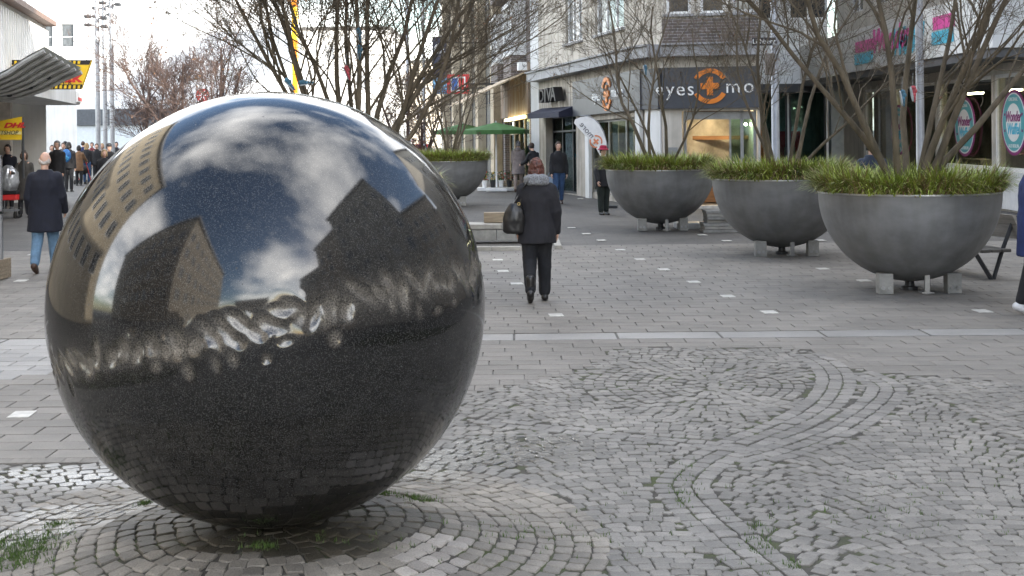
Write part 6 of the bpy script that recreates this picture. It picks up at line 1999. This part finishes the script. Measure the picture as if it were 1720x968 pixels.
mb = MB(); mb.tube([(w / 2, 0, h * .5), (w / 2 + 1.3, .5, h * .5)], .04, k=6); mb.build('bracket', M_DARKMETAL, e, local=True)
# orange glass column behind the big tree
p = W(491, 100, 100); e = empty('orange_light_column', (p.x, 100, GZ), 'tall orange and yellow column behind the big bare tree', 'column')
mb = MB(); n = 0
M_COLUMN = [mat('column_yellow', (.85, .55, .03), .35, var=.1), mat('column_orange', (.85, .28, .02), .35, var=.1)]
for q in range(12):
    mb = MB(); mb.box((0, 0, 1.3 * q + .65), (.85, .85, 1.28), bev=.02); mb.build('segment', M_COLUMN[0] if q > 4 and q % 3 else M_COLUMN[1], e, local=True)
# red round sign left of the ball top
p = W(340, 160, 70); e = empty('round_sign', (p.x, 70, GZ), 'red round emblem sign on a post above the left of the ball', 'sign')
mb = MB(); mb.tube([(0, 0, 0), (0, 0, p.z - .3)], .05, k=8); mb.build('post', M_POLE, e, local=True)
mb = MB(); mb.prism([(.36 * math.cos(a), 0, p.z + .36 * math.sin(a)) for a in [q * PI / 14 for q in range(28)]], (0, .06, 0)); d_ = mb.build('disc', M_RED, e, local=True)
mb = MB()
for a in range(0, 360, 60): mb.box((.16 * math.cos(rad(a)), -.012, p.z + .16 * math.sin(rad(a))), (.24, .012, .05), ax=(Vector((math.cos(rad(a)), 0, math.sin(rad(a)))), Vector((0, 1, 0)), Vector((-math.sin(rad(a)), 0, math.cos(rad(a))))))
mb.build('rays', M_SIGNW, d_, local=True)['kind'] = 'stuff'

# ---- left: shelter canopy, film sign, parcel sign, kiosk edge, cart -------
D = 24.0
e = empty('shelter_canopy', (W(-70, 200, D).x, D, GZ), 'grey curved metal shelter roof with ribs at the top left', 'shelter')
ox = W(-70, 200, D).x
M_CAN = mat('grey_enamel', (.6, .61, .58), .45, metal=.2, var=.1)
# curved sheet: profile rises to the left, sweeps along depth
prof_px = [(-120, 168), (-40, 168), (0, 166), (40, 160), (75, 148), (105, 132), (137, 119)]
nrow = 7
mb = MB(); rows = []
for j in range(nrow):
    t = j / (nrow - 1)
    rows.append([Vector((W(u - 62 * t, v, D + .9 - 1.2 * t).x - ox, .9 - 1.2 * t, W(u, v - 38 * t * (.3 + .11 * i), D + .9 - 1.2 * t).z - GZ)) for i, (u, v) in enumerate(prof_px)])
vs_ = [p for r_ in rows for p in r_] + [p + Vector((0, 0, .05)) for r_ in rows for p in r_]
n = len(prof_px); fs_ = []
for j in range(nrow - 1):
    for i in range(n - 1):
        a = j * n + i; q = (a, a + 1, a + n + 1, a + n); fs_.append(q); fs_.append(tuple(x + n * nrow for x in reversed(q)))
mb.add(vs_, fs_); cnp = mb.build('roof_sheet', M_CAN, e, local=True, smooth=40)
for j in range(nrow):
    mb = MB(); mb.tube([p + Vector((0, 0, -.03)) for p in rows[j]], .045, k=6); mb.build('rib', mat('dark_rib', (.3, .3, .29), .5), cnp, local=True)
mb = MB(); mb.tube([(-.6, .2, 0), (-.6, .2, 2.75)], .09, k=12); mb.build('post', M_GREYMETAL, e, local=True)
for i in range(4):
    mb = MB(); q = rows[0][2 + i] * .5 + rows[3][2 + i] * .5; mb.ell(q + Vector((-.1, 0, -.07)), (.05, .05, .035)); mb.build('down_light', M_DARKMETAL, cnp, local=True)
# yellow film sign
D = 33.0
e = empty('film_shop_sign', W(75, 151, D), 'slanted yellow sign with black film perforations and red lettering', 'sign')
b0 = wloc(e)
def sp2(u, v, dy=0): q = W(u, v, D) - b0; return Vector((q.x, dy, q.z))
mb = MB(); mb.prism([sp2(20, 151), sp2(136, 150), sp2(153, 101), sp2(20, 101)], (0, .12, 0)); pnl = mb.build('panel', M_YEL, e, local=True)
for va, vb, us in ((101, 109, 1), (142, 150.5, 0)):
    mb = MB(); k0 = 153 if us else 139
    mb.prism([sp2(20, vb, -.006), sp2(k0 - (3 if us else 3), vb, -.006), sp2(k0, va, -.006), sp2(20, va, -.006)], (0, .005, 0)); st_ = mb.build('film_edge', M_BLK, pnl, local=True)
    for q in range(15):
        u = 24 + q * 7.6
        mb = MB(); mb.prism([sp2(u, vb - 1.5, -.012), sp2(u + 4, vb - 1.5, -.012), sp2(u + 4.6, va + 1.5, -.012), sp2(u + .6, va + 1.5, -.012)], (0, .005, 0)); mb.build('perforation', M_YEL, st_, local=True)
mb = MB(); put_text(mb, 'Kodak', sp2(95, 131, -.01), (1, 0, 0), (0, 0, 1), .36, .01, bold=.012, sx=1.3); mb.build('lettering', M_RED, pnl, local=True)
mb = MB(); put_text(mb, 'PAPIER', sp2(96, 140, -.01), (1, 0, 0), (0, 0, 1), .15, .01, spacing=1.6, sx=1.1); mb.build('lettering', M_BLK, pnl, local=True)
mb = MB(); mb.tube([sp2(30, 126, .15), sp2(30, 126, 1.6) + Vector((-1.0, 0, 0))], .04, k=6); mb.build('bracket', M_DARKMETAL, e, local=True)
# parcel shop sign
D = 29.5
e = empty('parcel_shop_sign', W(10, 236, D), 'yellow parcel shop banner with red lettering at the left edge', 'sign')
b0 = wloc(e)
mb = MB(); mb.prism([sp2(-60, 235), sp2(36, 235), sp2(36.5, 196), sp2(-10, 205), sp2(-60, 212)], (0, .08, 0)); pnl = mb.build('panel', M_YEL, e, local=True)
mb = MB(); mb.prism([sp2(-60, 226, -.006), sp2(36, 226, -.006), sp2(36, 221, -.006), sp2(-60, 221, -.006)], (0, .004, 0)); mb.build('stripe', mat('pale_yellow', (.8, .68, .3), .5), pnl, local=True)
mb = MB(); put_text(mb, 'DHL', sp2(24, 211, -.008), (1, 0, 0), (0, 0, 1), .15, .006, shear=.35, bold=.008, sx=1.6); mb.build('lettering', M_RED, pnl, local=True)
mb = MB(); put_text(mb, 'PAKETSHOP', sp2(4, 223.5, -.012), (1, 0, 0), (0, 0, 1), .13, .006, shear=.25); mb.build('lettering', M_BLK, pnl, local=True)
mb = MB(); mb.tube([sp2(37, 196, .04), sp2(38, 300, .04)], .03, k=6); mb.build('post', M_DARKMETAL, e, local=True)
# kiosk frame at the very left edge
kp = G(3, 470)
e = empty('display_frame', (kp.x - .02, kp.y, GZ), 'grey metal display frame with brick base at the left picture edge', 'display case')
mb = MB(); mb.box((-.06, 0, 1.0), (.05, .05, 1.5)); mb.box((.01, 0, 1.0), (.05, .05, 1.5)); mb.box((-.7, 0, 1.73), (1.47, .06, .05)); mb.box((-.7, 0, .95), (1.47, .05, .04)); mb.build('frame', M_GREYMETAL, e, local=True)
for q in range(5):
    mb = MB(); mb.box((-.7, .02, .05 + q * .055), (1.5, .5, .05)); mb.build('base_plank', M_WOOD, e, local=True)
mb = MB(); mb.box((-.75, .02, 1.2), (1.3, .012, .9)); mb.build('pane', M_GLASS, e, local=True)
# hand cart with bags by the olive coat
p = G(16, 366); e = empty('hand_cart', (p.x, p.y, GZ), 'hand cart with a silver wrapped load and red crate at the left edge', 'cart')
mb = MB(); mb.ell((0, 0, .95), (.26, .26, .36)); remesh(mb, 'wrapped_load', mat('silver_foil', (.55, .56, .58), .3, metal=.6, var=.2), e, .02, wrinkle=.03, wscale=8)
mb = MB(); mb.box((0, 0, .52), (.5, .4, .14), bev=.02); mb.build('red_crate', M_RED, e, local=True)
mb = MB(); mb.box((0, 0, .64), (.52, .42, .09), bev=.02); mb.build('black_bag', BLACK, e, local=True)
for sx in (-.2, .2):
    mb = MB(); mb.tube([(sx, .2, .1), (sx, .2, 1.05)], .015, k=6); mb.build('upright', M_GREYMETAL, e, local=True)
    mb = MB(); mb.tube([(sx - .02, -.15, .09), (sx + .02, -.15, .09)], .085, k=16); mb.build('wheel', M_BLK, e, local=True)
mb = MB(); mb.box((0, 0, .2), (.5, .5, .04)); mb.build('platform', M_GREYMETAL, e, local=True)
# blue backpack, stroller, shopping bag
p = G(116, 322); mb = MB(); mb.ell((p.x, p.y - .24, 1.30), (.17, .11, .24))
e = empty('backpack', (p.x, p.y - .24, 1.06), 'bright blue backpack worn by the person in the black hood', 'backpack')
mb = MB(); mb.ell((0, 0, .24), (.17, .11, .24)); remesh(mb, 'sack', mat('backpack_blue', (.02, .12, .34), .7, var=.2), e, .015, wrinkle=.01)
mb = MB(); mb.ell((0, -.1, .15), (.12, .05, .1)); mb.build('pocket', mat('backpack_teal', (.03, .2, .4), .7), e, local=True, smooth=60)
p = G(133, 310); e = empty('stroller', (p.x, p.y + .5, GZ), 'small stroller with red trim pushed by the person in tan brown', 'stroller')
mb = MB(); mb.ell((0, 0, .6), (.24, .3, .2)); mb.build('seat', BLACK, e, local=True, smooth=60)
for sx in (-.24, .24):
    mb = MB(); mb.tube([(sx, .3, .1), (sx, -.4, 1.0)], .015, k=6); mb.build('frame', M_RED, e, local=True)
    for y in (-.3, .3):
        mb = MB(); mb.tube([(sx - .02, y, .1), (sx + .02, y, .1)], .1, k=14); mb.build('wheel', M_BLK, e, local=True)
p = G(924, 341); e = empty('carrier_bag', (p.x, p.y, .42), 'pale blue plastic bag hanging from the hand of the person in blue jeans', 'bag')
mb = MB(); mb.loft([(0, 0, 0, .13, .05), (0, 0, .15, .14, .06), (0, 0, .3, .12, .03)], k=16); remesh(mb, 'sack', mat('pale_blue_plastic', (.45, .55, .68), .4, var=.1), e, .012, wrinkle=.012, wscale=14)
mb = MB(); mb.tube([(-.08, 0, .29), (0, 0, .45), (.08, 0, .29)], .008, k=5); mb.build('handle', mat('pale_blue_plastic', (0, 0, 0)), e, local=True)
# market stall far right of the ball
p = W(697, 250, 75); e = empty('market_stall', (p.x, 75, GZ), 'far market stall with blue front right of the ball', 'stall')
mb = MB(); mb.box((0, 0, .6), (1.9, 1.0, 1.1)); mb.build('counter', M_BLUE, e, local=True)
mb = MB(); mb.box((0, 0, 1.25), (1.7, .8, .18)); mb.build('goods', M_RED, e, local=True)
if 'scratch' in bpy.data.scenes:
    bpy.data.scenes.remove(bpy.data.scenes['scratch'])
